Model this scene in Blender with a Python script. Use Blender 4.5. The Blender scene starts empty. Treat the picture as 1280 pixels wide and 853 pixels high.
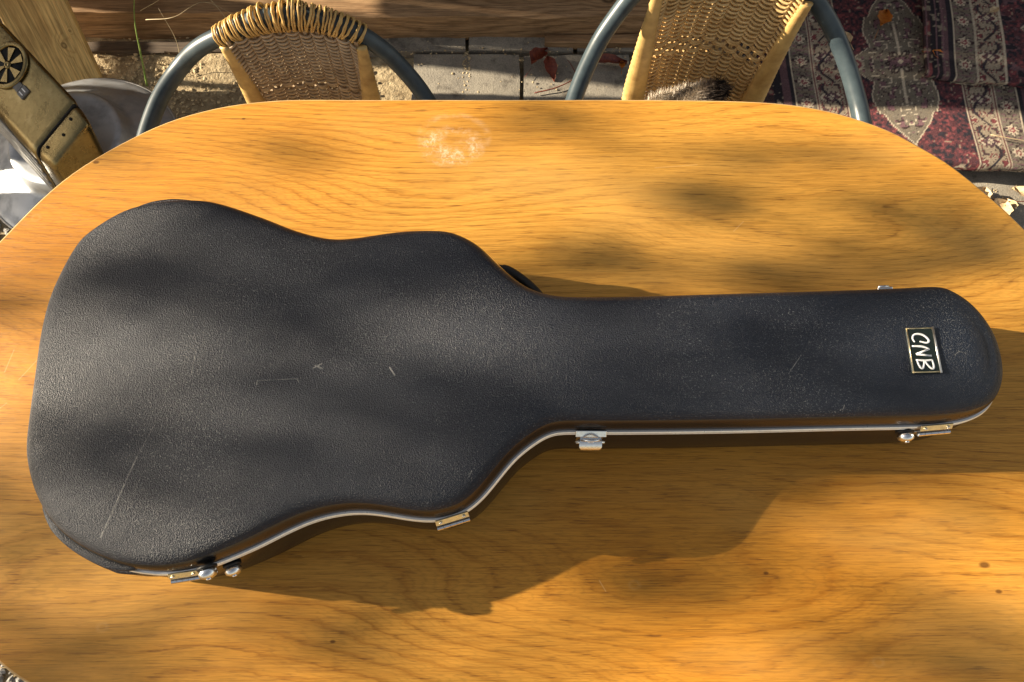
import bpy, bmesh, math, random
import numpy as np
from mathutils import Vector, Matrix, noise
R = math.radians
rnd = random.Random(7)
sc = bpy.context.scene
COL = sc.collection

# ------------------------------------------------------------------ camera, sky, sun, exposure
cam = bpy.data.cameras.new('camera'); cam.sensor_width = 36.0; cam.lens = 26.0
cam.clip_start = 0.02; cam.clip_end = 500
co = bpy.data.objects.new('camera', cam); COL.objects.link(co)
co.location = (0, 0, 1.64); co.rotation_euler = (R(20), 0, 0)
sc.camera = co
SUN = Vector((2.68, -0.345, -1.0)).normalized()          # the way the light travels
w = bpy.data.worlds.new('World'); sc.world = w; w.use_nodes = True
nt = w.node_tree; nt.nodes.clear()
sk = nt.nodes.new('ShaderNodeTexSky'); sk.sky_type = 'NISHITA'; sk.sun_disc = False
sk.sun_elevation = R(20.3); sk.sun_rotation = math.atan2(-SUN.x, -SUN.y)
bg = nt.nodes.new('ShaderNodeBackground'); bg.inputs[1].default_value = 0.05
wo = nt.nodes.new('ShaderNodeOutputWorld')
hs = nt.nodes.new('ShaderNodeHueSaturation'); hs.inputs['Saturation'].default_value = 0.5      # sky desaturated so the shade turns less blue
nt.links.new(sk.outputs[0], hs.inputs['Color']); nt.links.new(hs.outputs[0], bg.inputs[0]); nt.links.new(bg.outputs[0], wo.inputs[0])
sl = bpy.data.lights.new('sun', 'SUN'); sl.energy = 5.0; sl.angle = R(0.5); sl.color = (1, 0.92, 0.79)
so = bpy.data.objects.new('sun', sl); COL.objects.link(so)
so.rotation_euler = SUN.to_track_quat('-Z', 'Y').to_euler(); so.location = (-5, 1, 4)
vs = sc.view_settings; vs.view_transform = 'Standard'; vs.look = 'None'; vs.gamma = 1; vs.exposure = 1.58
vs.use_white_balance = True; vs.white_balance_temperature = 7500

# ------------------------------------------------------------------ material helpers
class NT:
    def __init__(s, name, rough=0.5, metal=0.0, spec=0.5, base=None):
        s.m = bpy.data.materials.new(name); s.m.use_nodes = True
        s.t = s.m.node_tree; s.b = s.t.nodes['Principled BSDF']
        s.b.inputs['Roughness'].default_value = rough; s.b.inputs['Metallic'].default_value = metal
        s.b.inputs['Specular IOR Level'].default_value = spec
        if base: s.b.inputs['Base Color'].default_value = (*base, 1)
        s.co = s.t.nodes.new('ShaderNodeTexCoord').outputs['Object']
    def n(s, t, **k):
        o = s.t.nodes.new(t)
        for a, b in k.items(): setattr(o, a, b)
        return o
    def put(s, sock, v):
        if hasattr(v, 'links'): s.t.links.new(v, sock)
        else: sock.default_value = v
    def math(s, op, a, b=0.0, c=None, clamp=False):
        o = s.n('ShaderNodeMath', operation=op, use_clamp=clamp)
        s.put(o.inputs[0], a); s.put(o.inputs[1], b)
        if c is not None: s.put(o.inputs[2], c)
        return o.outputs[0]
    def map(s, sx=1, sy=1, sz=1, rz=0, loc=(0, 0, 0), src=None):
        o = s.n('ShaderNodeMapping'); o.inputs['Scale'].default_value = (sx, sy, sz)
        o.inputs['Rotation'].default_value = (0, 0, rz); o.inputs['Location'].default_value = loc
        s.put(o.inputs[0], src or s.co); return o.outputs[0]
    def noise(s, scale=1, vec=None, detail=3, rough=0.55, dist=0, out=0):
        o = s.n('ShaderNodeTexNoise'); o.inputs['Scale'].default_value = scale
        o.inputs['Detail'].default_value = detail; o.inputs['Roughness'].default_value = rough
        o.inputs['Distortion'].default_value = dist
        s.put(o.inputs['Vector'], vec or s.co); return o.outputs[out]
    def ramp(s, f, pts, mode='LINEAR'):
        o = s.n('ShaderNodeValToRGB'); o.color_ramp.interpolation = mode
        e = o.color_ramp.elements
        while len(e) < len(pts): e.new(0.5)
        for q, (p, c) in zip(e, pts):
            q.position = p; q.color = (*c, 1) if isinstance(c, tuple) else (c, c, c, 1)
        s.put(o.inputs[0], f); return o.outputs[0]
    def mix(s, f, a, b, mode='MIX'):
        o = s.n('ShaderNodeMix', data_type='RGBA', blend_type=mode)
        s.put(o.inputs[0], f)
        s.put(o.inputs[6], (*a, 1) if isinstance(a, tuple) else a)
        s.put(o.inputs[7], (*b, 1) if isinstance(b, tuple) else b); return o.outputs[2]
    def sep(s, v=None):
        o = s.n('ShaderNodeSeparateXYZ'); s.put(o.inputs[0], v or s.co); return o.outputs
    def ell(s, x, y, rx, ry, soft=0.5):
        """1 inside an ellipse in the object's own xy, falling to 0 outside"""
        p = s.sep()
        dx = s.math('DIVIDE', s.math('SUBTRACT', p[0], x), rx); dy = s.math('DIVIDE', s.math('SUBTRACT', p[1], y), ry)
        d = s.math('SQRT', s.math('ADD', s.math('MULTIPLY', dx, dx), s.math('MULTIPLY', dy, dy)))
        return s.math('DIVIDE', s.math('SUBTRACT', 1.0, d), soft, clamp=True)
    def line(s, a, b, wdt):
        """mask of a thin scratch from a to b in the object's own xy"""
        ax, ay = a; bx, by = b; L = math.hypot(bx-ax, by-ay); ux, uy = (bx-ax)/L, (by-ay)/L
        p = s.sep()
        dx = s.math('SUBTRACT', p[0], ax); dy = s.math('SUBTRACT', p[1], ay)
        t = s.math('ADD', s.math('MULTIPLY', dx, ux), s.math('MULTIPLY', dy, uy))
        tc = s.math('MINIMUM', s.math('MAXIMUM', t, 0.0), L)
        n_ = s.math('ABSOLUTE', s.math('SUBTRACT', s.math('MULTIPLY', dy, ux), s.math('MULTIPLY', dx, uy)))
        e = s.math('ADD', n_, s.math('ABSOLUTE', s.math('SUBTRACT', t, tc)))
        return s.math('DIVIDE', s.math('SUBTRACT', wdt, e), wdt*0.5, clamp=True)
    def bump(s, h, strength=0.3, dist=0.001, prev=None):
        o = s.n('ShaderNodeBump'); o.inputs['Strength'].default_value = strength
        o.inputs['Distance'].default_value = dist; s.put(o.inputs['Height'], h)
        if prev: s.put(o.inputs['Normal'], prev)
        s.put(s.b.inputs['Normal'], o.outputs[0]); return o.outputs[0]
    def color(s, c): s.put(s.b.inputs['Base Color'], c)
    def rough(s, c): s.put(s.b.inputs['Roughness'], c)

def oak():
    s = NT('oiled_oak_veneer', 0.42, spec=0.28)
    wv = s.noise(1, s.map(0.85, 3.3), 2, 0.5, out=0)
    w2 = s.noise(1, s.map(2.6, 24, loc=(3, 1, 0)), 3, 0.6)
    w3 = s.noise(1, s.map(30, 160, loc=(3, 1, 0)), 2, 0.6)
    y = s.sep()[1]
    ph = s.math('ADD', s.math('MULTIPLY', y, 62.0), s.math('MULTIPLY', wv, 33.0))
    ph = s.math('ADD', ph, s.math('MULTIPLY', w2, 0.9))
    ph = s.math('ADD', ph, s.math('MULTIPLY', w3, 0.5))
    fr = s.math('FRACT', ph)
    ring = s.ramp(fr, [(0.0, 0.05), (0.10, 0.55), (0.30, 0.92), (0.7, 1.0), (0.90, 0.70), (0.98, 0.0), (1.0, 0.05)])
    fr2 = s.math('FRACT', s.math('ADD', s.math('MULTIPLY', ph, 3.7), s.math('MULTIPLY', s.noise(1, s.map(8, 130), 2), 3.0)))
    fine = s.ramp(fr2, [(0.0, 0.86), (0.3, 1.0), (0.8, 0.98), (1.0, 0.86)])
    fib = s.noise(1, s.map(13, 520), 4, 0.7)
    por = s.noise(1, s.map(34, 620), 2, 0.6)
    porm = s.ramp(por, [(0.56, 0.0), (0.66, 1.0)])
    big = s.noise(1, s.map(1.5, 2.5, loc=(7, 3, 1)), 2)
    c = s.ramp(big, [(0.3, (0.56, 0.225, 0.025)), (0.7, (0.69, 0.350, 0.070))])
    grainvis = s.ramp(s.noise(1, s.map(2.2, 6, loc=(2, 9, 0)), 2), [(0.3, 0.20), (0.7, 0.66)])
    darkring = s.mix(ring, (0.56, 0.42, 0.27), (1.0, 1.0, 1.0))
    c = s.mix(grainvis, c, s.mix(1.0, c, darkring, 'MULTIPLY'))
    c = s.mix(1.0, c, fine, 'MULTIPLY')
    c = s.mix(1.0, c, s.ramp(fib, [(0.30, (0.76, 0.70, 0.62)), (0.58, (1.04, 1.04, 1.04))]), 'MULTIPLY')
    c = s.mix(s.math('MULTIPLY', porm, s.math('SUBTRACT', 0.75, s.math('MULTIPLY', ring, 0.45))), c, (0.17, 0.065, 0.014))
    grey = s.ramp(s.noise(1, s.map(3, 9, loc=(5, 5, 0)), 3), [(0.5, 0.0), (0.75, 0.35)])
    c = s.mix(grey, c, (0.47, 0.29, 0.10))
    # scraped patch, burn marks, knots, dents (they belong to the table top)
    sn = s.noise(170, s.co, 4, 0.7, dist=0.6)
    blot = s.ramp(s.noise(34, s.map(loc=(1, 5, 0)), 4, 0.7), [(0.40, 0.0), (0.56, 1.0)])
    arcm = s.math('SUBTRACT', s.ell(-0.085, 0.336, 0.050, 0.037, 0.35), s.math('MULTIPLY', s.ell(-0.082, 0.346, 0.030, 0.020, 0.5), 0.8), clamp=True)
    scr = s.math('MULTIPLY', s.math('MULTIPLY', arcm, blot), s.ramp(sn, [(0.42, 0.08), (0.64, 0.85)]))
    rx = s.math('SUBTRACT', s.ell(-0.083, 0.352, 0.056, 0.042, 0.12), s.ell(-0.083, 0.352, 0.048, 0.034, 0.14), clamp=True)
    scr2 = s.math('MULTIPLY', rx, s.ramp(s.noise(60, s.co, 3), [(0.42, 0.0), (0.6, 0.8)]))
    c = s.mix(s.math('MAXIMUM', scr, s.math('MULTIPLY', scr2, 0.22)), c, (0.80, 0.60, 0.42))
    for x, yy, r in [(-0.584, 0.309, 0.006), (-0.386, 0.382, 0.0035), (0.545, -0.233, 0.008), (0.292, -0.242, 0.004), (-0.20, -0.315, 0.004), (0.555, -0.262, 0.005)]:
        c = s.mix(s.math('MULTIPLY', s.ell(x, yy, r, r*0.55, 0.5), 0.8), c, (0.10, 0.035, 0.008))
    for x, yy in [(-0.649, 0.221), (0.405, -0.336), (0.14, -0.255), (-0.46, -0.30), (-0.70, 0.1)]:
        m = s.math('SUBTRACT', s.ell(x, yy, 0.009, 0.007, 0.4), s.ell(x, yy, 0.005, 0.004, 0.5), clamp=True)
        c = s.mix(s.math('MULTIPLY', s.math('MULTIPLY', m, s.noise(200, s.co, 2)), 0.2), c, (0.75, 0.52, 0.25))
    for a, b in [((-0.64, 0.00), (-0.635, 0.03)), ((-0.648, -0.06), (-0.628, -0.04)), ((-0.60, 0.02), (-0.62, -0.01)), ((0.10, -0.25), (0.107, -0.262)),
                 ((-0.25, -0.36), (-0.235, -0.385)), ((0.30, 0.20), (0.315, 0.215)), ((-0.655, -0.02), (-0.655, 0.03)), ((0.2, 0.3), (0.26, 0.305))]:
        c = s.mix(s.math('MULTIPLY', s.line(a, b, 0.0009), 0.22), c, (0.80, 0.58, 0.32))
    s.color(c)
    s.rough(s.ramp(fib, [(0.2, 0.52), (0.8, 0.38)]))
    s.bump(s.math('ADD', s.math('MULTIPLY', fib, 0.5), s.math('MULTIPLY', porm, -0.7)), 0.35, 0.0006)
    return s.m

def abs_plastic():
    s = NT('pebbled_black_abs', 0.38, spec=0.46)
    v = s.n('ShaderNodeTexVoronoi', feature='SMOOTH_F1'); v.inputs['Scale'].default_value = 820; s.put(v.inputs['Vector'], s.co)
    n1 = s.noise(1100, s.co, 2, 0.6)
    h = s.math('ADD', s.math('MULTIPLY', v.outputs[0], 0.8), n1)
    big = s.noise(9, s.co, 3)
    c = s.ramp(big, [(0.3, (0.003, 0.007, 0.018)), (0.75, (0.006, 0.012, 0.026))])
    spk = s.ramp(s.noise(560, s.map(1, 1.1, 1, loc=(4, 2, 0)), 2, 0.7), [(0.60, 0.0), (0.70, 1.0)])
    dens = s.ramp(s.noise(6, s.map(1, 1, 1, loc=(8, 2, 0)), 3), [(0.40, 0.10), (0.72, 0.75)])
    c = s.mix(s.math('MULTIPLY', spk, dens), c, (0.34, 0.35, 0.34))       # dusty grain tips, brightened as painted sun glints
    lines = [((-.391, .151), (-.415, .069), .0011, .5), ((-.379, .182), (-.391, .151), .0008, .25), ((-.042, .136), (-.045, .130), .0010, .7), ((-.275, .233), (-.232, .235), .0007, .3),
             ((-.347, .239), (-.346, .267), .0007, .35), ((-.133, .248), (-.127, .239), .0013, .8), ((.300, .241), (.316, .262), .0007, .5),
             ((-.214, .250), (-.205, .246), .0016, .5), ((-.216, .247), (-.207, .252), .0009, .5), ((-.275, .233), (-.275, .228), .001, .4), ((-.232, .235), (-.230, .231), .001, .4),
             ((.484, .262), (.489, .266), .0006, .5), ((.489, .266), (.497, .264), .0006, .5), ((.355, .2), (.357, .207), .0008, .4), ((-.36, .262), (-.352, .258), .0009, .4)]
    m = None
    for a, b, wd, k in lines:
        a = (a[0], a[1]-.25); b = (b[0], b[1]-.25)
        q = s.math('MULTIPLY', s.line(a, b, wd*.8), k*.7)
        m = q if m is None else s.math('MAXIMUM', m, q)
    m = s.math('MULTIPLY', m, s.ramp(s.noise(180, s.co, 2), [(0.35, 0.15), (0.6, 1.0)]))
    c = s.mix(m, c, (0.55, 0.54, 0.50))
    s.color(c)
    s.rough(s.ramp(s.noise(14, s.co, 3), [(0.3, 0.33), (0.7, 0.45)]))
    s.bump(h, 1.0, 0.0011)
    return s.m

def smooth_abs():
    s = NT('smooth_black_abs', 0.27, spec=0.6, base=(0.010, 0.010, 0.011))
    s.bump(s.noise(400, s.co, 2), 0.10, 0.0006); return s.m

def metal(name, c, rough, dirt=0.0, scale=60, bumpy=0.0):
    s = NT(name, rough, metal=1.0)
    n1 = s.noise(scale, s.co, 4, 0.6)
    s.color(s.mix(s.ramp(n1, [(0.45, 0.0), (0.75, dirt)]), c, tuple(v*0.35 for v in c)))
    s.rough(s.ramp(n1, [(0.2, rough*0.8), (0.8, min(1, rough*1.4+dirt*0.3))]))
    if bumpy: s.bump(n1, bumpy, 0.002)
    return s.m

def plain(name, c1, c2, rough, scale=40, bumpy=0.3, bd=0.001, spec=0.4, detail=4, sx=1, sy=1, sz=1):
    s = NT(name, rough, spec=spec)
    n1 = s.noise(scale, s.map(sx, sy, sz), detail, 0.6)
    s.color(s.ramp(n1, [(0.3, c1), (0.7, c2)]))
    if bumpy: s.bump(s.noise(scale*2.5, s.map(sx, sy, sz), detail, 0.6), bumpy, bd)
    return s.m

def timber(name, c1, c2, along='x', rings=26, rough=0.7, knots=()):
    """sawn softwood, grain along the object's own x"""
    s = NT(name, rough, spec=0.25)
    wv = s.noise(1, s.map(1.2, 7, 7), 2)
    p = s.sep(); yz = s.math('ADD', p[1], s.math('MULTIPLY', p[2], 0.7))
    ph = s.math('ADD', s.math('MULTIPLY', yz, rings), s.math('MULTIPLY', wv, 9.0))
    for kx, ky, r in knots:
        ph = s.math('ADD', ph, s.math('MULTIPLY', s.ell(kx, ky, r*3.4, r*2.2, 1.0), 2.2))
    ph = s.math('ADD', ph, s.math('MULTIPLY', s.noise(1, s.map(9, 60, 60), 3), 1.2))
    fr = s.ramp(s.math('FRACT', ph), [(0, 0.45), (0.3, 0.85), (0.7, 0.78), (0.95, 0.30), (1, 0.45)])
    fib = s.noise(1, s.map(11, 260, 260), 5, 0.7)
    c = s.mix(fr, c1, c2)
    c = s.mix(1.0, c, s.ramp(fib, [(0.30, 0.42), (0.62, 1.15)]), 'MULTIPLY')
    st = s.ramp(s.noise(5, s.co, 4), [(0.48, 0.0), (0.75, 0.6)])
    c = s.mix(st, c, tuple(v*0.45 for v in c1))
    for kx, ky, r in knots:
        c = s.mix(s.math('MULTIPLY', s.ell(kx, ky, r, r*0.72, 0.35), 0.8), c, tuple(v*0.30 for v in c1))
        c = s.mix(s.math('MULTIPLY', s.ell(kx, ky, r*0.5, r*0.36, 0.5), 0.6), c, tuple(v*0.7 for v in c2))
    s.color(c); s.bump(s.math('ADD', fib, fr), 0.5, 0.0015)
    return s.m

M = {}
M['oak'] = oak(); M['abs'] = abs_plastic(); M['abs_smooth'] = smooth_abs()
M['edge'] = plain('pale_oak_lipping', (0.50, 0.30, 0.12), (0.66, 0.44, 0.20), 0.45, 30, 0.2)
M['alu'] = metal('aluminium_trim', (0.86, 0.83, 0.80), 0.28, 0.15, 200)
M['chrome'] = metal('chrome', (0.86, 0.88, 0.90), 0.17, 0.25, 300)
M['gold'] = metal('brassed_steel', (0.80, 0.66, 0.40), 0.25, 0.35, 300)
M['rubber'] = plain('black_rubber', (0.008, 0.008, 0.008), (0.02, 0.02, 0.02), 0.5, 300)
M['white'] = plain('white_enamel', (0.75, 0.75, 0.76), (0.86, 0.86, 0.87), 0.4, 300, 0.0)
M['label'] = plain('black_lacquer', (0.010, 0.016, 0.015), (0.014, 0.022, 0.020), 0.25, 300, 0.0)
M['tube'] = plain('blue_grey_tube_paint', (0.026, 0.040, 0.050), (0.062, 0.085, 0.096), 0.36, 26, 0.15, 0.0006)
M['cane'] = plain('honey_cane', (0.48, 0.30, 0.12), (0.74, 0.53, 0.26), 0.5, 55, 0.3, 0.0008)
M['canepale'] = plain('pale_honey_cane', (0.42, 0.255, 0.09), (0.66, 0.45, 0.18), 0.45, 45, 0.35, 0.0008)
M['cane_grey'] = plain('grey_brown_cane', (0.34, 0.24, 0.15), (0.58, 0.44, 0.29), 0.6, 55, 0.3, 0.0008)  # greyer and darker than the honey cane
M['wrap'] = plain('bright_rattan', (0.42, 0.25, 0.075), (0.68, 0.45, 0.17), 0.4, 90, 0.2, 0.0006)
M['galv'] = metal('galvanised_steel', (0.50, 0.52, 0.55), 0.42, 0.55, 22, 0.2)
M['steel'] = metal('dull_grey_steel', (0.42, 0.41, 0.40), 0.36, 0.6, 30, 0.15)
M['dark'] = plain('dark_opening', (0.004, 0.004, 0.004), (0.010, 0.010, 0.010), 0.8, 60, 0)
M['grey_plastic'] = plain('grey_plastic', (0.10, 0.10, 0.10), (0.16, 0.155, 0.15), 0.5, 90)
M['dirt'] = plain('sandy_soil', (0.20, 0.145, 0.085), (0.52, 0.42, 0.27), 0.95, 34, 1.0, 0.008, 0.1, 8)
M['gravel'] = plain('grey_gravel', (0.12, 0.115, 0.11), (0.40, 0.38, 0.35), 0.9, 70, 0.6, 0.002, 0.2)
M['sandstone'] = plain('sandy_pebble', (0.32, 0.24, 0.14), (0.62, 0.50, 0.32), 0.9, 70, 0.6, 0.002, 0.2)
M['leaf_red'] = plain('dry_red_leaf', (0.09, 0.012, 0.010), (0.24, 0.050, 0.020), 0.5, 120, 0.4)
M['leaf_orange'] = plain('dry_orange_leaf', (0.36, 0.085, 0.012), (0.52, 0.19, 0.03), 0.5, 120, 0.4)
M['leaf_pale'] = plain('dry_pale_leaf', (0.36, 0.24, 0.13), (0.62, 0.47, 0.29), 0.6, 120, 0.4)
M['grass'] = plain('grass_blade', (0.10, 0.20, 0.03), (0.28, 0.38, 0.10), 0.5, 60, 0.0)
M['straw'] = plain('dry_straw', (0.34, 0.26, 0.14), (0.55, 0.45, 0.28), 0.6, 60, 0.0)
M['foliage'] = plain('tree_leaf', (0.05, 0.10, 0.02), (0.10, 0.14, 0.03), 0.5, 30, 0.0)
M['bark'] = plain('bark', (0.07, 0.05, 0.035), (0.16, 0.12, 0.08), 0.9, 40, 0.8, 0.01, 0.2)
M['beam'] = timber('old_brown_beam', (0.17, 0.09, 0.042), (0.42, 0.26, 0.14), rings=30, knots=((1.56, 0.0, 0.022),))
M['beam_dark'] = timber('dark_weathered_beam', (0.055, 0.038, 0.026), (0.13, 0.095, 0.068), rings=24)
M['pine'] = timber('fresh_pine', (0.52, 0.30, 0.11), (0.78, 0.54, 0.23), rings=46, rough=0.55, knots=((0.115, 0.028, 0.011), (0.15, 0.055, 0.004)))
M['picket'] = timber('picket_wood', (0.20, 0.12, 0.06), (0.34, 0.22, 0.12))
def brass():
    s = NT('tarnished_brass', 0.34, metal=1.0)
    a = s.noise(16, s.co, 4, 0.6); b = s.noise(120, s.co, 4, 0.6)
    c = s.ramp(a, [(0.3, (0.15, 0.11, 0.05)), (0.6, (0.26, 0.20, 0.095)), (0.8, (0.44, 0.35, 0.19))])
    c = s.mix(s.ramp(b, [(0.5, 0.0), (0.75, 0.7)]), c, (0.16, 0.11, 0.05))
    s.color(c); s.rough(s.ramp(a, [(0.3, 0.20), (0.7, 0.36)])); s.bump(s.math('ADD', b, s.math('MULTIPLY', a, 3.0)), 0.25, 0.0015); return s.m
M['brass'] = brass()
def paver_mat(i):
    s = NT('concrete_paver', 0.9, spec=0.2)
    o = s.n('ShaderNodeObjectInfo').outputs['Random']
    n1 = s.noise(9, s.co, 5, 0.65); n2 = s.noise(260, s.co, 3)
    c = s.ramp(n1, [(0.3, (0.17, 0.155, 0.135)), (0.5, (0.27, 0.245, 0.205)), (0.72, (0.36, 0.325, 0.265))])
    c = s.mix(1.0, c, s.ramp(n2, [(0.3, 0.72), (0.6, 1.05)]), 'MULTIPLY')
    c = s.mix(1.0, c, s.ramp(o, [(0, 0.88), (1, 1.1)]), 'MULTIPLY')
    cr = s.n('ShaderNodeTexVoronoi', feature='DISTANCE_TO_EDGE'); cr.inputs['Scale'].default_value = 6
    s.put(cr.inputs['Vector'], s.noise(3, s.co, 3, out=1))
    c = s.mix(s.ramp(s.noise(22, s.map(loc=(3, 3, 3)), 5), [(0.58, 0.0), (0.68, 0.6)]), c, (0.07, 0.06, 0.05))
    s.color(c); s.bump(s.math('ADD', n2, s.math('MULTIPLY', n1, 2)), 0.6, 0.002); return s.m
M['paver'] = paver_mat(0)
def vcol(name, rough=0.95):
    s = NT(name, rough, spec=0.1)
    a = s.n('ShaderNodeAttribute', attribute_name='Col').outputs[0]
    n1 = s.noise(420, s.co, 3, 0.7)
    s.color(s.mix(1.0, a, s.ramp(n1, [(0.3, 0.55), (0.65, 1.15)]), 'MULTIPLY'))
    s.bump(n1, 0.9, 0.003); return s.m
M['rug'] = vcol('woven_wool_rug')
M['jute'] = plain('rug_backing', (0.16, 0.07, 0.05), (0.30, 0.15, 0.10), 0.95, 200, 0.5)
def furm():
    s = NT('grizzled_fur', 0.6, spec=0.3)
    p = s.sep()
    t = s.math('ADD', s.math('MULTIPLY', s.math('SUBTRACT', p[0], 0.296), 30.0), s.math('MULTIPLY', s.math('SUBTRACT', s.noise(60, s.co, 3), 0.5), 1.6))
    s.color(s.ramp(t, [(0.0, (0.46, 0.40, 0.33)), (0.35, (0.27, 0.22, 0.18)), (0.75, (0.035, 0.022, 0.016)), (1.0, (0.018, 0.012, 0.010))])); return s.m
M['fur'] = furm()

# ------------------------------------------------------------------ object helpers
def link(name, verts, faces, mat, parent=None, smooth=True, origin=None):
    """verts are in world coordinates; the object's origin goes to origin (or its parent's)"""
    if parent is not None: o0 = Vector(parent['_o'])
    else: o0 = Vector(origin) if origin is not None else Vector((0, 0, 0))
    me = bpy.data.meshes.new(name)
    me.from_pydata([tuple(Vector(v)-o0) for v in verts], [], faces)
    me.materials.append(M[mat] if isinstance(mat, str) else mat)
    if smooth: me.polygons.foreach_set('use_smooth', [True]*len(me.polygons))
    me.update()
    o = bpy.data.objects.new(name, me); COL.objects.link(o)
    o['_o'] = tuple(o0)
    if parent is not None: o.parent = parent
    else: o.location = o0
    return o
def tag(o, label=None, cat=None, group=None, kind=None):
    if label: o['label'] = label
    if cat: o['category'] = cat
    if group: o['group'] = group
    if kind: o['kind'] = kind
    return o
def thing(name, loc, label, cat, group=None):
    o = bpy.data.objects.new(name, None); COL.objects.link(o); o.location = loc
    o.empty_display_size = 0.05
    o['_o'] = tuple(loc); return tag(o, label, cat, group)
class G:
    """collects geometry in world coordinates"""
    def __init__(s): s.v = []; s.f = []
    def add(s, v, f):
        b = len(s.v); s.v += [tuple(q) for q in v]; s.f += [[i+b for i in q] for q in f]; return s
    def box(s, c, size, rot=None, bev=0.0):
        x, y, z = [q/2 for q in size]; rot = rot or Matrix.Identity(3); c = Vector(c)
        if bev <= 0:
            v = [(sx*x, sy*y, sz*z) for sx in (-1, 1) for sy in (-1, 1) for sz in (-1, 1)]
            f = [(0, 1, 3, 2), (4, 6, 7, 5), (0, 4, 5, 1), (2, 3, 7, 6), (0, 2, 6, 4), (1, 5, 7, 3)]
            return s.add([c + rot @ Vector(q) for q in v], f)
        bm = bmesh.new(); bmesh.ops.create_cube(bm, size=1.0)
        for q in bm.verts: q.co = Vector((q.co.x*2*x, q.co.y*2*y, q.co.z*2*z))
        bmesh.ops.bevel(bm, geom=list(bm.edges), offset=bev, segments=2, profile=0.5, affect='EDGES')
        bm.verts.ensure_lookup_table(); bm.verts.index_update()
        s.add([c + rot @ q.co for q in bm.verts], [[q.index for q in f.verts] for f in bm.faces]); bm.free(); return s
    def tube(s, pts, r, n=8, closed=False, cap=True, flat=1.0, up=None):
        pts = [Vector(p) for p in pts]; N = len(pts); rs = r if isinstance(r, (list, tuple)) else [r]*N
        v = []; prev = None
        for i, p in enumerate(pts):
            a = pts[(i-1) % N] if (closed or i > 0) else p; b = pts[(i+1) % N] if (closed or i < N-1) else p
            t = (b-a).normalized()
            if up is not None: nn = (Vector(up) - t*t.dot(Vector(up))).normalized()
            elif prev is None:
                q = Vector((0, 0, 1)) if abs(t.z) < 0.9 else Vector((1, 0, 0)); nn = (q - t*t.dot(q)).normalized()
            else: nn = (prev - t*t.dot(prev)).normalized()
            prev = nn; bb = t.cross(nn)
            for k in range(n):
                an = 2*math.pi*k/n; v.append(p + nn*math.cos(an)*rs[i]*flat + bb*math.sin(an)*rs[i])
        f = []
        for i in range(N if closed else N-1):
            j = (i+1) % N
            for k in range(n):
                l = (k+1) % n; f.append((i*n+k, i*n+l, j*n+l, j*n+k))
        if cap and not closed: f.append(tuple(range(n))[::-1]); f.append(tuple(range((N-1)*n, N*n)))
        return s.add(v, f)
    def lathe(s, prof, c=(0, 0, 0), n=32, rot=None):
        rot = rot or Matrix.Identity(3); c = Vector(c); v = []
        for r, z in prof:
            for k in range(n):
                a = 2*math.pi*k/n; v.append(c + rot @ Vector((r*math.cos(a), r*math.sin(a), z)))
        f = [(i*n+k, i*n+(k+1) % n, (i+1)*n+(k+1) % n, (i+1)*n+k) for i in range(len(prof)-1) for k in range(n)]
        f.append(tuple(range(n))[::-1]); f.append(tuple(range((len(prof)-1)*n, len(prof)*n)))
        return s.add(v, f)
    def loft(s, rings, closed=True, cap0=False, cap1=False):
        n = len(rings[0]); v = [p for r in rings for p in r]; f = []
        for i in range(len(rings)-1):
            for k in range(n if closed else n-1):
                l = (k+1) % n; f.append((i*n+k, i*n+l, (i+1)*n+l, (i+1)*n+k))
        if cap0: f.append(tuple(range(n))[::-1])
        if cap1: f.append(tuple(range((len(rings)-1)*n, len(rings)*n)))
        return s.add(v, f)
    def out(s, name, mat, parent=None, smooth=True, origin=None):
        return link(name, s.v, s.f, mat, parent, smooth, origin)
def autosmooth(o, ang=35):
    me = o.data; me.set_sharp_from_angle(angle=R(ang)); return o
def catmull(P, per=8, closed=False):
    P = [Vector(p) for p in P]; N = len(P); out = []
    for i in range(N if closed else N-1):
        p0 = P[(i-1) % N] if closed or i > 0 else P[i]*2-P[i+1]
        p1 = P[i]; p2 = P[(i+1) % N]
        p3 = P[(i+2) % N] if closed or i < N-2 else P[i+1]*2-P[i]
        for k in range(per):
            t = k/per
            out.append(0.5*((2*p1)+(p2-p0)*t+(2*p0-5*p1+4*p2-p3)*t*t+(3*p1-p0-3*p2+p3)*t**3))
    if not closed: out.append(P[-1])
    return out
def resample(P, n, closed=True):
    P = [Vector(p) for p in P]; Q = P+[P[0]] if closed else P
    d = [0.0]
    for a, b in zip(Q, Q[1:]): d.append(d[-1]+(b-a).length)
    out = []; j = 0; m = n if closed else n-1
    for i in range(n):
        t = d[-1]*i/m
        while j < len(d)-2 and d[j+1] < t: j += 1
        u = (t-d[j])/max(1e-9, d[j+1]-d[j]); out.append(Q[j].lerp(Q[j+1], min(1, u)))
    return out
def nz(x, y, z=0.0, s=1.0): return noise.noise(Vector((x*s, y*s, z*s)))

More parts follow.
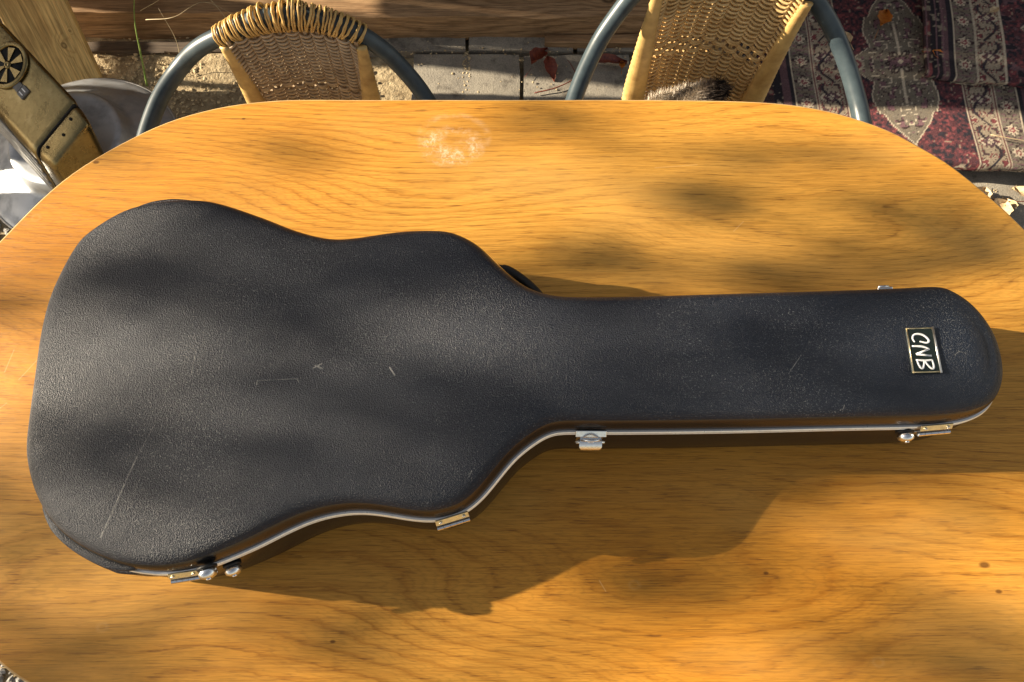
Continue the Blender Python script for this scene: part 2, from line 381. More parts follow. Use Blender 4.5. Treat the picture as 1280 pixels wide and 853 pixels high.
# ------------------------------------------------------------------ ground
def terrain():
    g = G(); n = 200
    # dense patch near the table, coarse skirt to the horizon
    xs = sorted(set([round(-3+i*6/150, 4) for i in range(151)]+[-200, -80, -30, -12, -6, 6, 12, 30, 80, 200]))
    ys = sorted(set([round(-1.5+i*5/125, 4) for i in range(126)]+[-200, -80, -30, -12, -5, 7, 12, 30, 80, 200]))
    v = []
    for y in ys:
        for x in xs:
            inn = 1 if -3 <= x <= 3 and -1.5 <= y <= 3.5 else 0
            z = -0.012 + inn*(0.012*nz(x, y, 0, 7)+0.006*nz(x, y, 3, 23)+(0.010 if x < -0.45 else -0.012))
            v.append((x, y, z))
    W = len(xs)
    f = [(j*W+i, j*W+i+1, (j+1)*W+i+1, (j+1)*W+i) for j in range(len(ys)-1) for i in range(W-1)]
    tag(link('ground', v, f, 'dirt'), kind='structure')
terrain()
def pavers():
    root = bpy.data.objects.new('paving', None); COL.objects.link(root); root['_o'] = (0, 0, 0); tag(root, kind='structure')
    S = 0.30; meshes = []
    for k in range(4):
        bm = bmesh.new(); bmesh.ops.create_grid(bm, x_segments=4, y_segments=4, size=(S-0.012)/2)
        for q in bm.verts:
            e = max(abs(q.co.x), abs(q.co.y)) > (S-0.02)/2
            q.co.x += 0.0020*rnd.uniform(-1, 1)*(1 if e else 0); q.co.y += 0.0020*rnd.uniform(-1, 1)*(1 if e else 0)
            q.co.z = 0.0 + 0.0015*rnd.uniform(-1, 1) - (0.004 if e else 0)
        r = bmesh.ops.extrude_edge_only(bm, edges=[e for e in bm.edges if e.is_boundary])
        for q in r['geom']:
            if isinstance(q, bmesh.types.BMVert): q.co.z = -0.04
        me = bpy.data.meshes.new('paver'); bm.to_mesh(me); bm.free(); me.materials.append(M['paver'])
        me.set_sharp_from_angle(angle=R(50)); meshes.append(me)
    for j in range(-3, 6):
        off = 0.15 if j % 2 else 0.0
        for i in range(-2, 7):
            x = -0.124+0.15+i*S + off; y = 1.44-0.15-(3-j)*S + S*1.0 - 0.30
            y = 1.44 + (j-4)*S + 0.15
            if x < -0.36 or x > 1.75 or y > 1.75: continue
            o = bpy.data.objects.new('paver', meshes[rnd.randrange(4)]); COL.objects.link(o)
            o.location = (x, y, 0.004+rnd.uniform(-0.002, 0.002)); o.rotation_euler = (rnd.uniform(-.006, .006), rnd.uniform(-.006, .006), rnd.choice([0, math.pi/2, math.pi])+rnd.uniform(-.006, .006))
            o.parent = root
pavers()
def pebbles(name, n, regions, rmin, rmax, mat, z0=0.0):
    g = G(); ico = bmesh.new(); bmesh.ops.create_icosphere(ico, subdivisions=1, radius=1); ico.verts.index_update()
    bv = [q.co.copy() for q in ico.verts]; bf = [[q.index for q in f.verts] for f in ico.faces]; ico.free()
    for _ in range(n):
        x0, x1, y0, y1 = regions[rnd.randrange(len(regions))]
        r = rmin+(rmax-rmin)*rnd.random()**2.5; x = rnd.uniform(x0, x1); y = rnd.uniform(y0, y1)
        a = rnd.uniform(0, 6.28); ca, sa = math.cos(a), math.sin(a); e = rnd.uniform(0.6, 1)
        vv = []
        for q in bv:
            k = 1+0.22*rnd.uniform(-1, 1); X = q.x*r*k; Y = q.y*r*e*k
            vv.append((x+X*ca-Y*sa, y+X*sa+Y*ca, z0+r*0.25+q.z*r*0.55*k))
        g.add(vv, bf)
    return tag(g.out(name, mat, smooth=False), kind='stuff')
pebbles('gravel', 5200, [(-1.5, -0.95, 0.1, 0.95), (-1.4, -0.75, -0.45, 0.15)], 0.003, 0.012, 'gravel')
pebbles('sandy_gravel', 4200, [(-1.15, -0.42, 1.18, 1.50), (-1.0, -0.42, 0.95, 1.25)], 0.0015, 0.007, 'sandstone', 0.0)
pebbles('joint_grit', 900, [(-0.35, 1.4, 1.425, 1.455), (-0.135, -0.113, 1.15, 1.44), (1.05, 1.45, 0.82, 1.03), (-0.4, 0.7, 1.2, 1.5)], 0.001, 0.004, 'sandstone', 0.003)

# ------------------------------------------------------------------ timbers behind
def beam(name, x0, x1, y0, y1, z0, z1, mat, rough, label, cat, tilt=0.0, seed=0, seg=60, origin_x=None, parent=None):
    """a rough log-sawn beam, grain along its own x"""
    prof = [(0, 0), (0.0, 0.5), (0.02, 0.92), (0.08, 1), (0.5, 1.0), (0.92, 1), (0.98, 0.92), (1, 0.5), (1, 0)]
    rings = []
    for i in range(seg+1):
        t = i/seg; x = x0+(x1-x0)*t; r = []
        for k, (a, b) in enumerate(prof):
            y = y0+(y1-y0)*a; z = z0+(z1-z0)*b
            y += rough*(nz(x, k*0.7, seed, 4)+0.5*nz(x, k*1.3, seed, 17)); z += rough*(0.8*nz(x, k*0.5, seed+9, 3)+0.4*nz(x, k, seed+5, 19))*(b > 0)
            z += tilt*(x-x0)
            r.append((x, y, z))
        rings.append(r)
    g = G().loft(rings, closed=True, cap0=True, cap1=True)
    o = g.out(name, mat, origin=(x0, (y0+y1)/2, (z0+z1)/2)) if parent is None else g.out(name, mat, parent)
    autosmooth(o, 40)
    if label: tag(o, label, cat)
    return o
beam('timber_beam', -1.30, 0.78, 1.490, 1.60, -0.01, 0.085, 'beam', 0.008, 'rough brown timber beam lying on the ground behind the two chairs, nearest the paving', 'beam', seed=2)
beam('timber_beam', -2.2, 0.74, 1.625, 1.80, -0.01, 0.20, 'beam_dark', 0.008, 'dark weathered timber beam at the very top edge, behind the brown beam', 'beam', seed=11)
beam('timber_batten', -1.45, -0.42, 1.435, 1.47, -0.02, 0.008, 'beam_dark', 0.010, 'low dark half buried batten in the soil in front of the brown beam', 'batten', seed=21)
beam('timber_batten', 0.09, 0.62, 1.456, 1.486, -0.005, 0.022, 'beam', 0.003, 'thin brown batten on the paving against the brown beam, behind the right chair', 'batten', seed=31)

# pale board leaning at the left
def pine_board():
    A = Vector((-1.148, 1.292, 0.055)); B = Vector((-1.075, 1.279, 0.35)) + (Vector((-1.075, 1.279, 0.35))-Vector((0, 0, 1.64)))*.06
    ax = (B-A).normalized(); side = Vector((0.85, 0.30, 0.0)); side = (side-ax*ax.dot(side)).normalized(); nn = ax.cross(side); nn = nn if nn.z > 0 else -nn
    rot = Matrix((ax, side, nn)).transposed()
    g = G(); L = 1.2; g.box(A + ax*L/2, (L, 0.150, 0.035), rot, 0.003)
    # local coordinates: x along the board from its lower end
    me_v = [rot.inverted() @ (Vector(q)-A) for q in g.v]
    me = bpy.data.meshes.new('pine_board'); me.from_pydata([tuple(q) for q in me_v], [], g.f); me.materials.append(M['pine'])
    o = bpy.data.objects.new('pine_board', me); COL.objects.link(o); o.matrix_world = Matrix.Translation(A) @ rot.to_4x4()
    tag(o, 'fresh pale pine board with a knot, leaning at the top left corner behind the drum', 'board')
pine_board()

# ------------------------------------------------------------------ slatted screen and board wall that shade the background (outside the frame)
def screen():  # added out of view; picket heights and gaps are shaped to place the shade
    t = thing('shade_screen', (-2.3, 1.3, 0), 'unseen slatted screen left of the drum, its gaps shaped to stripe the shade', 'fence')
    for y0, y1, h in [(.80, .985, 1.12), (1.03, 1.226, 1.12), (1.256, 1.276, 1.12), (1.306, 1.36, 1.05), (1.375, 1.45, .60), (1.51, 1.530, .70), (1.66, 1.738, 1.7), (1.742, 1.792, .52), (1.796, 1.90, 1.7), (1.902, 2.03, 1.7), (2.032, 2.16, 1.7)]:
        G().box((-2.3, (y0+y1)/2, h/2), (0.022, y1-y0, h), None, 0.003).out('picket', 'picket', t, False)
    G().box((-2.3, 1.767, 1.25), (0.022, .05, .88), None, 0.003).out('picket', 'picket', t, False)  # upper piece of a split picket, opening left for a sun streak
    G().box((-2.328, 1.2, 1.03), (0.03, .84, 0.20), None, 0.003).out('rail', 'picket', t, False)  # broad rail added to keep the sun off the brass box
    for z in (0.2, 0.48): G().box((-2.328, 1.415, z), (0.03, 1.23, 0.05), None, 0.003).out('rail', 'picket', t, False)
screen()
def board_wall():
    t = thing('board_wall', (0, 2.0, 0), 'tall wall of upright boards behind the dark beam, outside the view', 'wall')
    x = -1.95; k = 0
    while x < 2.4:
        ww = 0.145; gap = 0.006
        me = G().box((x+ww/2, 2.0+0.004*(k % 2), 0.85), (ww-gap, 0.025, 1.7), None, 0.003).out('board', 'picket', t, False)
        x += ww; k += 1
    for z in (0.4, 1.3): G().box((0.2, 2.035, z), (4.3, 0.04, 0.09), None, 0.004).out('rail', 'picket', t, False)
board_wall()

# ------------------------------------------------------------------ tree that dapples the light (left, outside the frame)
def tree():
    t = thing('broadleaf_tree', (-7.6, -0.9, 0), 'tall broadleaf tree with sparse leaf clumps, left of the table outside the view', 'tree')
    to_sun = -SUN
    spots = [((-.513, -.056, .75), .055, 1.1), ((-.60, .10, .75), .07, .7), ((-.172, -.02, .75), .035, .9), ((.155, .03, .75), .026, 1.3), ((.47, -.04, .75), .050, 1.1), ((.64, -.06, .75), .045, .7),
             ((.286, .531, .75), .032, 2.0), ((.555, .494, .75), .06, 1.0), ((.60, .43, .75), .05, .5), ((-.69, .376, .75), .045, .8), ((.381, .60, .75), .035, .6), ((.118, .440, .75), .030, 1.6), ((.377, .400, .75), .045, 1.1),
             ((.48, .42, .75), .05, .5), ((-.286, .372, .87), .05, 1.0), ((-.42, .350, .87), .045, 1.0), ((-.10, .385, .87), .045, .9), ((-.402, .150, .87), .042, 1.0), ((-.244, .150, .87), .04, .8), ((-.12, .200, .87), .05, .8),
             ((.02, .20, .87), .045, .8), ((.18, .21, .87), .055, .8), ((.40, .22, .87), .05, .8), ((-.20, .29, .87), .035, .6), ((.10, .32, .87), .03, .6), ((.30, .31, .87), .05, .6), ((-.608, .62, .75), .04, .4), ((0.05, .67, .75), .028, .5), ((.45, .34, .87), .05, .8), ((-.33, .46, .87), .03, .9), ((-.05, .09, .87), .04, .6),
             ((-.30, .60, .75), .03, .35), ((.20, .62, .75), .03, .35)]
    g = G()
    trunk = [Vector((-7.6, -.9, -0.05)), Vector((-7.55, -.85, 1.0)), Vector((-7.65, -.9, 2.2)), Vector((-7.5, -.7, 3.4)), Vector((-7.6, -.8, 4.8))]
    g.tube(catmull(trunk, 5), [0.17-0.13*i/20 for i in range(21)], 10); g.out('trunk', 'bark', t)
    leaves = G(); rr = random.Random(3)
    def clump(c, rad, dens):
        n = int(85*dens*(rad/0.05)**1.6)
        for _ in range(n):
            d = Vector((rr.gauss(0, 1), rr.gauss(0, 1), rr.gauss(0, 1))); d *= rad*0.62
            d.z *= 0.75
            p = c+d; a = Vector((rr.gauss(0, 1), rr.gauss(0, 1), rr.gauss(0, 1))).normalized(); b = a.orthogonal().normalized(); l = rr.uniform(0.008, 0.014)
            leaves.add([p-a*l*1.5, p+b*l*0.7, p+a*l*1.5, p-b*l*0.7], [(0, 1, 2, 3)])
    tips = []
    for P, rad, dens in spots:
        c = Vector(P)+to_sun*(5.8+rr.uniform(-0.5, 0.5)); clump(c, rad, dens); tips.append(c)
    for _ in range(46):   # the rest of the crown, clear of the light on the table
        a = rr.uniform(0, 6.28); c = Vector((-7.6+1.3*math.cos(a)*rr.random()**.5, -.6+1.9*math.sin(a)*rr.random()**.5, 0)); c.z = 1.75+.373*abs(c.x)+rr.uniform(0, 1.7)
        clump(c, rr.uniform(0.12, 0.22), 0.35); tips.append(c)
    tag(leaves.out('foliage', 'foliage', t, False), kind='stuff')
    for c in tips:
        a = Vector((-7.58, -.8, max(1.2, min(4.5, c.z-0.7)))); m = a.lerp(c, 0.55)+Vector((0, 0, 0.10))
        G().tube(catmull([a, m, c], 5), [0.016, .013, .011, .009, .008, .006, .005, .004, .003, .003, .002], 5).out('branch', 'bark', t)
tree()

# ------------------------------------------------------------------ table
def table():
    t = thing('oval_table', (0, 0.282, 0), 'oval oak topped table with rounded ends, under the black guitar case', 'table')
    O = []
    pts = [(-0.34, .697), (-.20, .698), (0, .698), (0.2, .698), (.36, .694), (.45, .680), (.527, .651), (.58, .616), (.626, .576), (.695, .487), (.745, .385), (.765, .28), (.755, .165), (.715, .055), (.655, -.03), (.57, -.09), (.46, -.125), (.34, -.133), (.0, -.135), (-.34, -.133),
           (-.44, -.118), (-.535, -.074), (-.566, -.056), (-.64, 0.0), (-.70, .085), (-.738, .18), (-.75, .28), (-.736, .385), (-.69, .469), (-.62, .568), (-.526, .642), (-.44, .680)]
    O = resample([(p[0], p[1], 0) for p in catmull([(a, b, 0) for a, b in pts], 8, True)], 220)
    def off(d):
        n = len(O); r = []
        for i in range(n):
            a, b = O[(i-2) % n], O[(i+2) % n]; tt = (b-a).normalized(); r.append(O[i]+Vector((tt.y, -tt.x, 0))*(-d))
        return r
    cx = sum(p.x for p in O)/len(O)
    test = off(0.01); sgn = 1 if sum((p-Vector((0, .28, 0))).length for p in test) < sum((p-Vector((0, .28, 0))).length for p in O) else -1
    ring = lambda d, z: [Vector((p.x, p.y, z)) for p in off(d*sgn)]
    g = G(); g.loft([ring(0.0022, .7488), ring(0.0030, .750)]); g.add(ring(0.0030, .750), [tuple(range(220))])
    top = g.out('tabletop', 'oak', t, False)
    # outlines run clockwise or not: make the face look up
    me = top.data; bm = bmesh.new(); bm.from_mesh(me); bmesh.ops.recalc_face_normals(bm, faces=bm.faces)
    for f in bm.faces:
        if len(f.verts) > 10 and f.normal.z < 0:
            for q in bm.faces: q.normal_flip()
            break
    bm.to_mesh(me); bm.free()
    g = G(); g.loft([ring(0.0024, .7487), ring(0.0006, .7486), ring(0, .7478), ring(0, .7285), ring(0.003, .726), ring(0.2, .7258)])
    g.out('edge_lipping', 'edge', t)
    for sx in (-0.42, 0.42):
        for sy in (-.24, .24):
            G().tube([(sx, .282+sy, 0), (sx, .282+sy, .40), (sx*.98, .282+sy*.98, .66)], [.018, .026, .032], 12).out('leg', 'edge', t)
    G().box((0, .282+.24, .68), (.86, .022, .09), None, .003).out('apron', 'edge', t, False)
    G().box((0, .282-.24, .68), (.86, .022, .09), None, .003).out('apron', 'edge', t, False)
    G().box((-.43, .282, .679), (.022, .46, .088), None, .003).out('apron', 'edge', t, False)
    G().box((.43, .282, .679), (.022, .46, .088), None, .003).out('apron', 'edge', t, False)
table()

# ------------------------------------------------------------------ guitar case
OUT = [(-0.5073,0.4287),(-0.4717,0.4598),(-0.4373,0.4733),(-0.3983,0.4784),(-0.3571,0.4756),(-0.2980,0.4542),(-0.2547,0.4353),(-0.2147,0.4243),(-0.1855,0.4254),(-0.1371,0.4337),(-0.0931,0.4359),(-0.0665,0.4320),(-0.0369,0.4146),(-0.0096,0.3845),(0.0190,0.3593),(0.0474,0.3490),(0.0758,0.3469),(0.1516,0.3479),(0.2466,0.3510),(0.3419,0.3541),(0.4375,0.3578),(0.4920,0.3562),(0.5095,0.3490),(0.5235,0.3385),(0.5350,0.3240),(0.5430,0.3080),(0.5488,0.2890),(0.5500,0.2640),(0.5468,0.2410),(0.5380,0.2215),(0.5240,0.2070),(0.5050,0.1985),(0.4825,0.1940),(0.4492,0.1912),(0.3644,0.1894),(0.2308,0.1863),(0.1109,0.1849),(0.0550,0.1849),(0.0390,0.1813),(0.0203,0.1696),(0.0000,0.1519),(-0.0304,0.1150),(-0.0496,0.0990),(-0.0665,0.0928),(-0.0835,0.0895),(-0.1083,0.0912),(-0.1367,0.0958),(-0.1624,0.0979),(-0.1879,0.0953),(-0.2129,0.0887),(-0.2373,0.0779),(-0.2693,0.0615),(-0.3075,0.0454),(-0.3331,0.0382),(-0.3627,0.0354),(-0.3997,0.0402),(-0.4346,0.0532),(-0.4636,0.0700),(-0.4864,0.0911),(-0.5030,0.1135),(-0.5160,0.1400),(-0.5236,0.1639),(-0.5284,0.2065),(-0.5318,0.2450),(-0.5357,0.2909),(-0.5353,0.3324),(-0.5300,0.3639),(-0.5200,0.3990)]
NO = 600
def smooth_ring(P, it):
    n = len(P)
    for _ in range(it): P = [(P[(i-1) % n]+P[i]*2+P[(i+1) % n])/4 for i in range(n)]
    return P
OUT = [(x, y-max(0, y/.79*.031-.010)) if i < 21 else (x, y) for i, (x, y) in enumerate(OUT)]   # far side: the lid's shoulder, not the trim, makes the outline
CO = smooth_ring(resample(catmull([(a, b, 0) for a, b in OUT], 8, True), NO), 5)
CN = []
for i in range(NO):
    tt = (CO[(i+2) % NO]-CO[(i-2) % NO]).normalized(); CN.append(Vector((-tt.y, tt.x, 0)))     # outline is clockwise: this points outwards
cring = lambda d, z: [Vector((p.x, p.y, z))-n*d for p, n in zip(CO, CN)]
def near(x, y):
    i = min(range(NO), key=lambda k: (CO[k].x-x)**2+(CO[k].y-y)**2); return i
def run(x0, y0, x1, y1):
    """outline indices from one point to the other, the short way"""
    a, b = near(x0, y0), near(x1, y1)
    if (b-a) % NO > NO/2: a, b = b, a
    return [(a+k) % NO for k in range((b-a) % NO+1)]
def guitar_case():
    t = thing('guitar_case', (0, 0.25, 0.75), 'black pebbled hard guitar case with silver trim lying on the oak table', 'guitar case')
    # lid: moulded side, rounded shoulder, slightly domed top
    prof = [(.0015, .8400), (.0028, .8500), (.0045, .8570), (.0070, .8625), (.0100, .8662), (.0140, .8688), (.0190, .8704), (.0260, .8712)]
    rings = [cring(d, z) for d, z in prof]
    last = rings[-1]
    def spine(p):
        x = min(max(p.x, -.34), .50); return Vector((x, .255+(.275-.255)*(x+.4)/.9, 0))
    for k in range(1, 12):
        u = k/11; r = []
        for p in last:
            q = p.lerp(spine(p), u); z = .8712+.0042*(1-(1-u)**2)+.0006*nz(q.x, q.y, 0, 9); r.append(Vector((q.x, q.y, z)))
        rings.append(r)
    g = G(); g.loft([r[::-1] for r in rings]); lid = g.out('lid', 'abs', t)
    lid.data.materials.append(M['abs_smooth'])
    for p in lid.data.polygons:
        if p.index < 3*NO: p.material_index = 1
    bm = bmesh.new(); bm.from_mesh(lid.data); bmesh.ops.remove_doubles(bm, verts=bm.verts, dist=.00008); bm.to_mesh(lid.data); bm.free()
    g = G(); g.loft([r[::-1] for r in [cring(.006, .7505), cring(.001, .7525), cring(-.002, .758), cring(-.0026, .775), cring(-.0026, .800), cring(.0010, .829)]], cap0=True)
    g.out('lower_shell', 'abs_smooth', t)
    for nm, z in (('upper_rail', .8372), ('lower_rail', .8318)):
        g = G(); g.loft([r[::-1] for r in [cring(.003, z-.0024), cring(-.0006, z-.0024), cring(-.0018, z-.001), cring(-.0018, z+.001), cring(-.0006, z+.0024), cring(.003, z+.0024)]])
        autosmooth(g.out(nm, 'alu', t), 40)
    # standing-end guards moulded on the shell
    def guard(x0, y0, x1, y1, z0, z1, d, mat='abs'):
        idx = run(x0, y0, x1, y1); rr = []
        for j, k in enumerate(idx):
            u = min(j, len(idx)-1-j)/7; e = min(1, u)**.5; p, n = CO[k], CN[k]
            cs = [(-.004, z0), (d*.7, z0), (d, z0+.004), (d, z1-.004), (d*.75, z1-.001), (-.004, z1)]
            rr.append([Vector((p.x, p.y, z))+n*(-.004+(o+.004)*e) for o, z in cs])
        G().loft(rr, closed=True, cap0=True, cap1=True).out('end_guard', mat, t)
    guard(-.497, .105, -.385, .036, .765, .8275, .0085); guard(-.497, .105, -.385, .036, .8415, .8500, .0055)
    guard(-.467, .462, -.386, .479, .765, .8275, .006); guard(-.467, .462, -.386, .479, .8415, .8540, .0028)
    guard(-.533, .24, -.520, .155, .765, .8275, .004)
    # hardware, placed on the outline
    def frame(x, y):
        i = near(x, y); p, n = CO[i], CN[i]; tt = Vector((-n.y, n.x, 0)); return p, n, tt, Matrix((tt, n, Vector((0, 0, 1)))).transposed()
    def hinge(x, y, L, gold=True, label=None):
        p, n, tt, rot = frame(x, y); c = Vector((p.x, p.y, 0))+n*.0030
        b = G().box(c+Vector((0, 0, .8415))-n*.0002, (L, .0018, .0075), rot @ Matrix.Rotation(R(38), 3, 'X'), .0005).out('hinge_plate', 'gold' if gold else 'chrome', t, False)
        G().box(c+Vector((0, 0, .8215)), (L, .0022, .012), rot, .0005).out('hinge_plate', 'chrome', t, False)
        nk = 5; w_ = L/nk
        for k in range(nk):
            a = c+n*.0042+tt*(-L/2+w_*k)+Vector((0, 0, .8335)); G().tube([a, a+tt*(w_-.0003)], .0026, 8).out('hinge_knuckle', 'chrome', t, False)
        for sx in (-.35, .35):
            G().lathe([(.0022, 0), (.0018, .0008), (.0005, .0013)], c+tt*L*sx+n*.0008+Vector((0, 0, .8420)), 8, Matrix((tt, Vector((0, 0, 1)), n)).transposed()).out('rivet', 'chrome', t)
    hinge(-.0655, .0915, .036)
    hinge(-.340, .037, .030)
    hinge(.466, .192, .036)
    
    def knob(x, y, z, r=.0095):
        p, n, tt, rot = frame(x, y); c = Vector((p.x, p.y, z))
        rm = Matrix((tt, Vector((0, 0, 1)), n)).transposed()
        G().lathe([(r*1.05, .0), (r*1.1, .002), (r*1.0, .003)], c+n*.001, 20, rm).out('washer', 'rubber', t)
        G().lathe([(r*.80, .003), (r*.95, .005), (r, .008), (r*.88, .0105), (r*.5, .0125), (r*.1, .013)], c+n*.001, 20, rm).out('knob', 'chrome', t)
        G().lathe([(r*.30, .0122), (r*.30, .0140), (r*.1, .0143)], c+n*.001, 10, rm).out('rivet', 'chrome', t)
    knob(-.313, .0425, .848); knob(-.304, .050, .812, .009); knob(.441, .1905, .824, .009)
    p, n, tt, rot = frame(.4406, .3593); c = Vector((p.x, p.y, .8350))+n*.004
    G().box(c, (.018, .004, .010), rot, .0015).out('latch_plate', 'chrome', t, False); G().tube([c+n*.003-tt*.006, c+n*.003+tt*.006], .0028, 8).out('hinge_knuckle', 'chrome', t)
    # draw latch in the crook of the neck
    p, n, tt, rot = frame(.087, .1849); c = Vector((p.x, p.y, 0))+n*.003
    G().box(c+Vector((0, 0, .8425))-n*.0002, (.034, .0022, .0085), rot @ Matrix.Rotation(R(42), 3, 'X'), .0007).out('latch_plate', 'chrome', t, False)
    G().box(c+Vector((0, 0, .815)), (.030, .0024, .030), rot, .0007).out('latch_plate', 'chrome', t, False)
    arc = [c+n*(.004+.004*math.sin(math.pi*k/12))+tt*(.0125*math.cos(math.pi*k/12))+Vector((0, 0, .828+.0165*math.sin(math.pi*k/12))) for k in range(13)]
    G().tube(arc, .0014, 8).out('latch_bail', 'chrome', t)
    arc = [c+n*(.0075)+tt*(.008*math.cos(math.pi*k/10))+Vector((0, 0, .826+.010*math.sin(math.pi*k/10))) for k in range(11)]
    G().tube(arc, .0013, 8).out('latch_bail', 'chrome', t)
    lv = [[c+n*o+tt*sx*w2+Vector((0, 0, z)) for sx, w2 in ((-1, wd), (1, wd))] for o, z, wd in [(.004, .8375, .0115), (.0085, .8360, .0125), (.0130, .8315, .0125), (.0150, .8270, .0100)]]
    g = G(); g.loft([[a[0], a[1], a[1]-n*.0016, a[0]-n*.0016] for a in lv], cap0=True, cap1=True); autosmooth(g.out('latch_lever', 'chrome', t), 40)
    g = G(); g.tube([c+n*.0065+tt*-.016+Vector((0, 0, .829)), c+n*.0065+tt*.016+Vector((0, 0, .829))], .0021, 8); g.out('latch_pin', 'chrome', t)
    # second draw latch, far side, beside the handle
    for hx, hy in ((-.0085, .3835), (.0245, .3558)):
        p, n, tt, rot = frame(hx, hy); c = Vector((p.x, p.y, .812))+n*.0028
        G().box(c, (.012, .003, .022), rot, .0008).out('handle_bracket', 'chrome', t, False)
    a = Vector((-.0085, .3835, .812)); b = Vector((.0245, .3558, .812)); dd = (b-a).normalized(); n = Vector((-dd.y, dd.x, 0)); n = n if n.y > 0 else -n
    pts = [a-dd*.018+n*.003, a-dd*.016+n*.007, a-dd*.004+n*.0125, (a+b)/2-dd*.004+n*.0140, b-dd*.006+n*.0125, b+dd*.006+n*.009, b+dd*.009+n*.002]
    pts = [q-Vector((0, 0, .004)) for q in pts]
    G().tube(catmull(pts, 6), [.0035]+[.0045]*8+[.0055]*20+[.0045]*7+[.0035], 12).out('handle', 'rubber', t)
    # name plate
    z = .8740; C4 = [Vector((.4349, .2934, z)), Vector((.4662, .2944, z)), Vector((.4654, .2414, z)), Vector((.4331, .2405, z))]
    cc = sum(C4, Vector())/4
    pl = G(); lo = [q-Vector((0, 0, .0035)) for q in C4]; hi = [q+Vector((0, 0, .0022)) for q in C4]; hi2 = [cc+(q-cc)*.97+Vector((0, 0, .0028)) for q in C4]
    pl.loft([lo[::-1], hi[::-1], hi2[::-1]], cap1=True); plate = pl.out('nameplate', 'label', t, False)
    for i in range(4):
        a, b = C4[i], C4[(i+1) % 4]; up = Vector((0, 0, .0028)); r = .0013 if i == 1 else .0007
        inn = (cc-(a+b)/2).normalized()*.0012
        G().tube([a+up+inn, b+up+inn], r, 6).out('nameplate_edge', 'gold' if i != 1 else 'alu', plate)
    LT = {'C': [[(0.442, 0.2764), (0.4405, 0.2802), (0.442, 0.2844), (0.4469, 0.286), (0.4529, 0.2846), (0.4568, 0.2808), (0.4577, 0.2773), (0.4548, 0.2756), (0.4508, 0.2764), (0.4476, 0.2773)]],
          'N': [[(0.4381, 0.2718), (0.4493, 0.2712), (0.4565, 0.2685)], [(0.4565, 0.2685), (0.441, 0.2625)], [(0.441, 0.2625), (0.4575, 0.2606)]],
          'B': [[(0.4395, 0.2559), (0.4493, 0.2551), (0.4579, 0.2559)], [(0.4408, 0.2553), (0.4414, 0.2509), (0.4434, 0.2466), (0.446, 0.2473), (0.4485, 0.2551)], [(0.4492, 0.2546), (0.451, 0.2506), (0.4543, 0.2464), (0.4568, 0.2463), (0.4577, 0.2498), (0.4572, 0.2557)]]}
    for ch, strokes in LT.items():
        g = G()
        for s_ in strokes:
            q = catmull([(x, y, z+.0030) for x, y in s_], 5) if len(s_) > 2 else [Vector((x, y, z+.0030)) for x, y in s_]
            m = len(q); g.tube(q, [.00085+.00045*math.sin(math.pi*(i+.6)/m) for i in range(m)], 6, flat=.4, up=(0, 0, 1))
        g.out('letter', 'white', plate)
guitar_case()

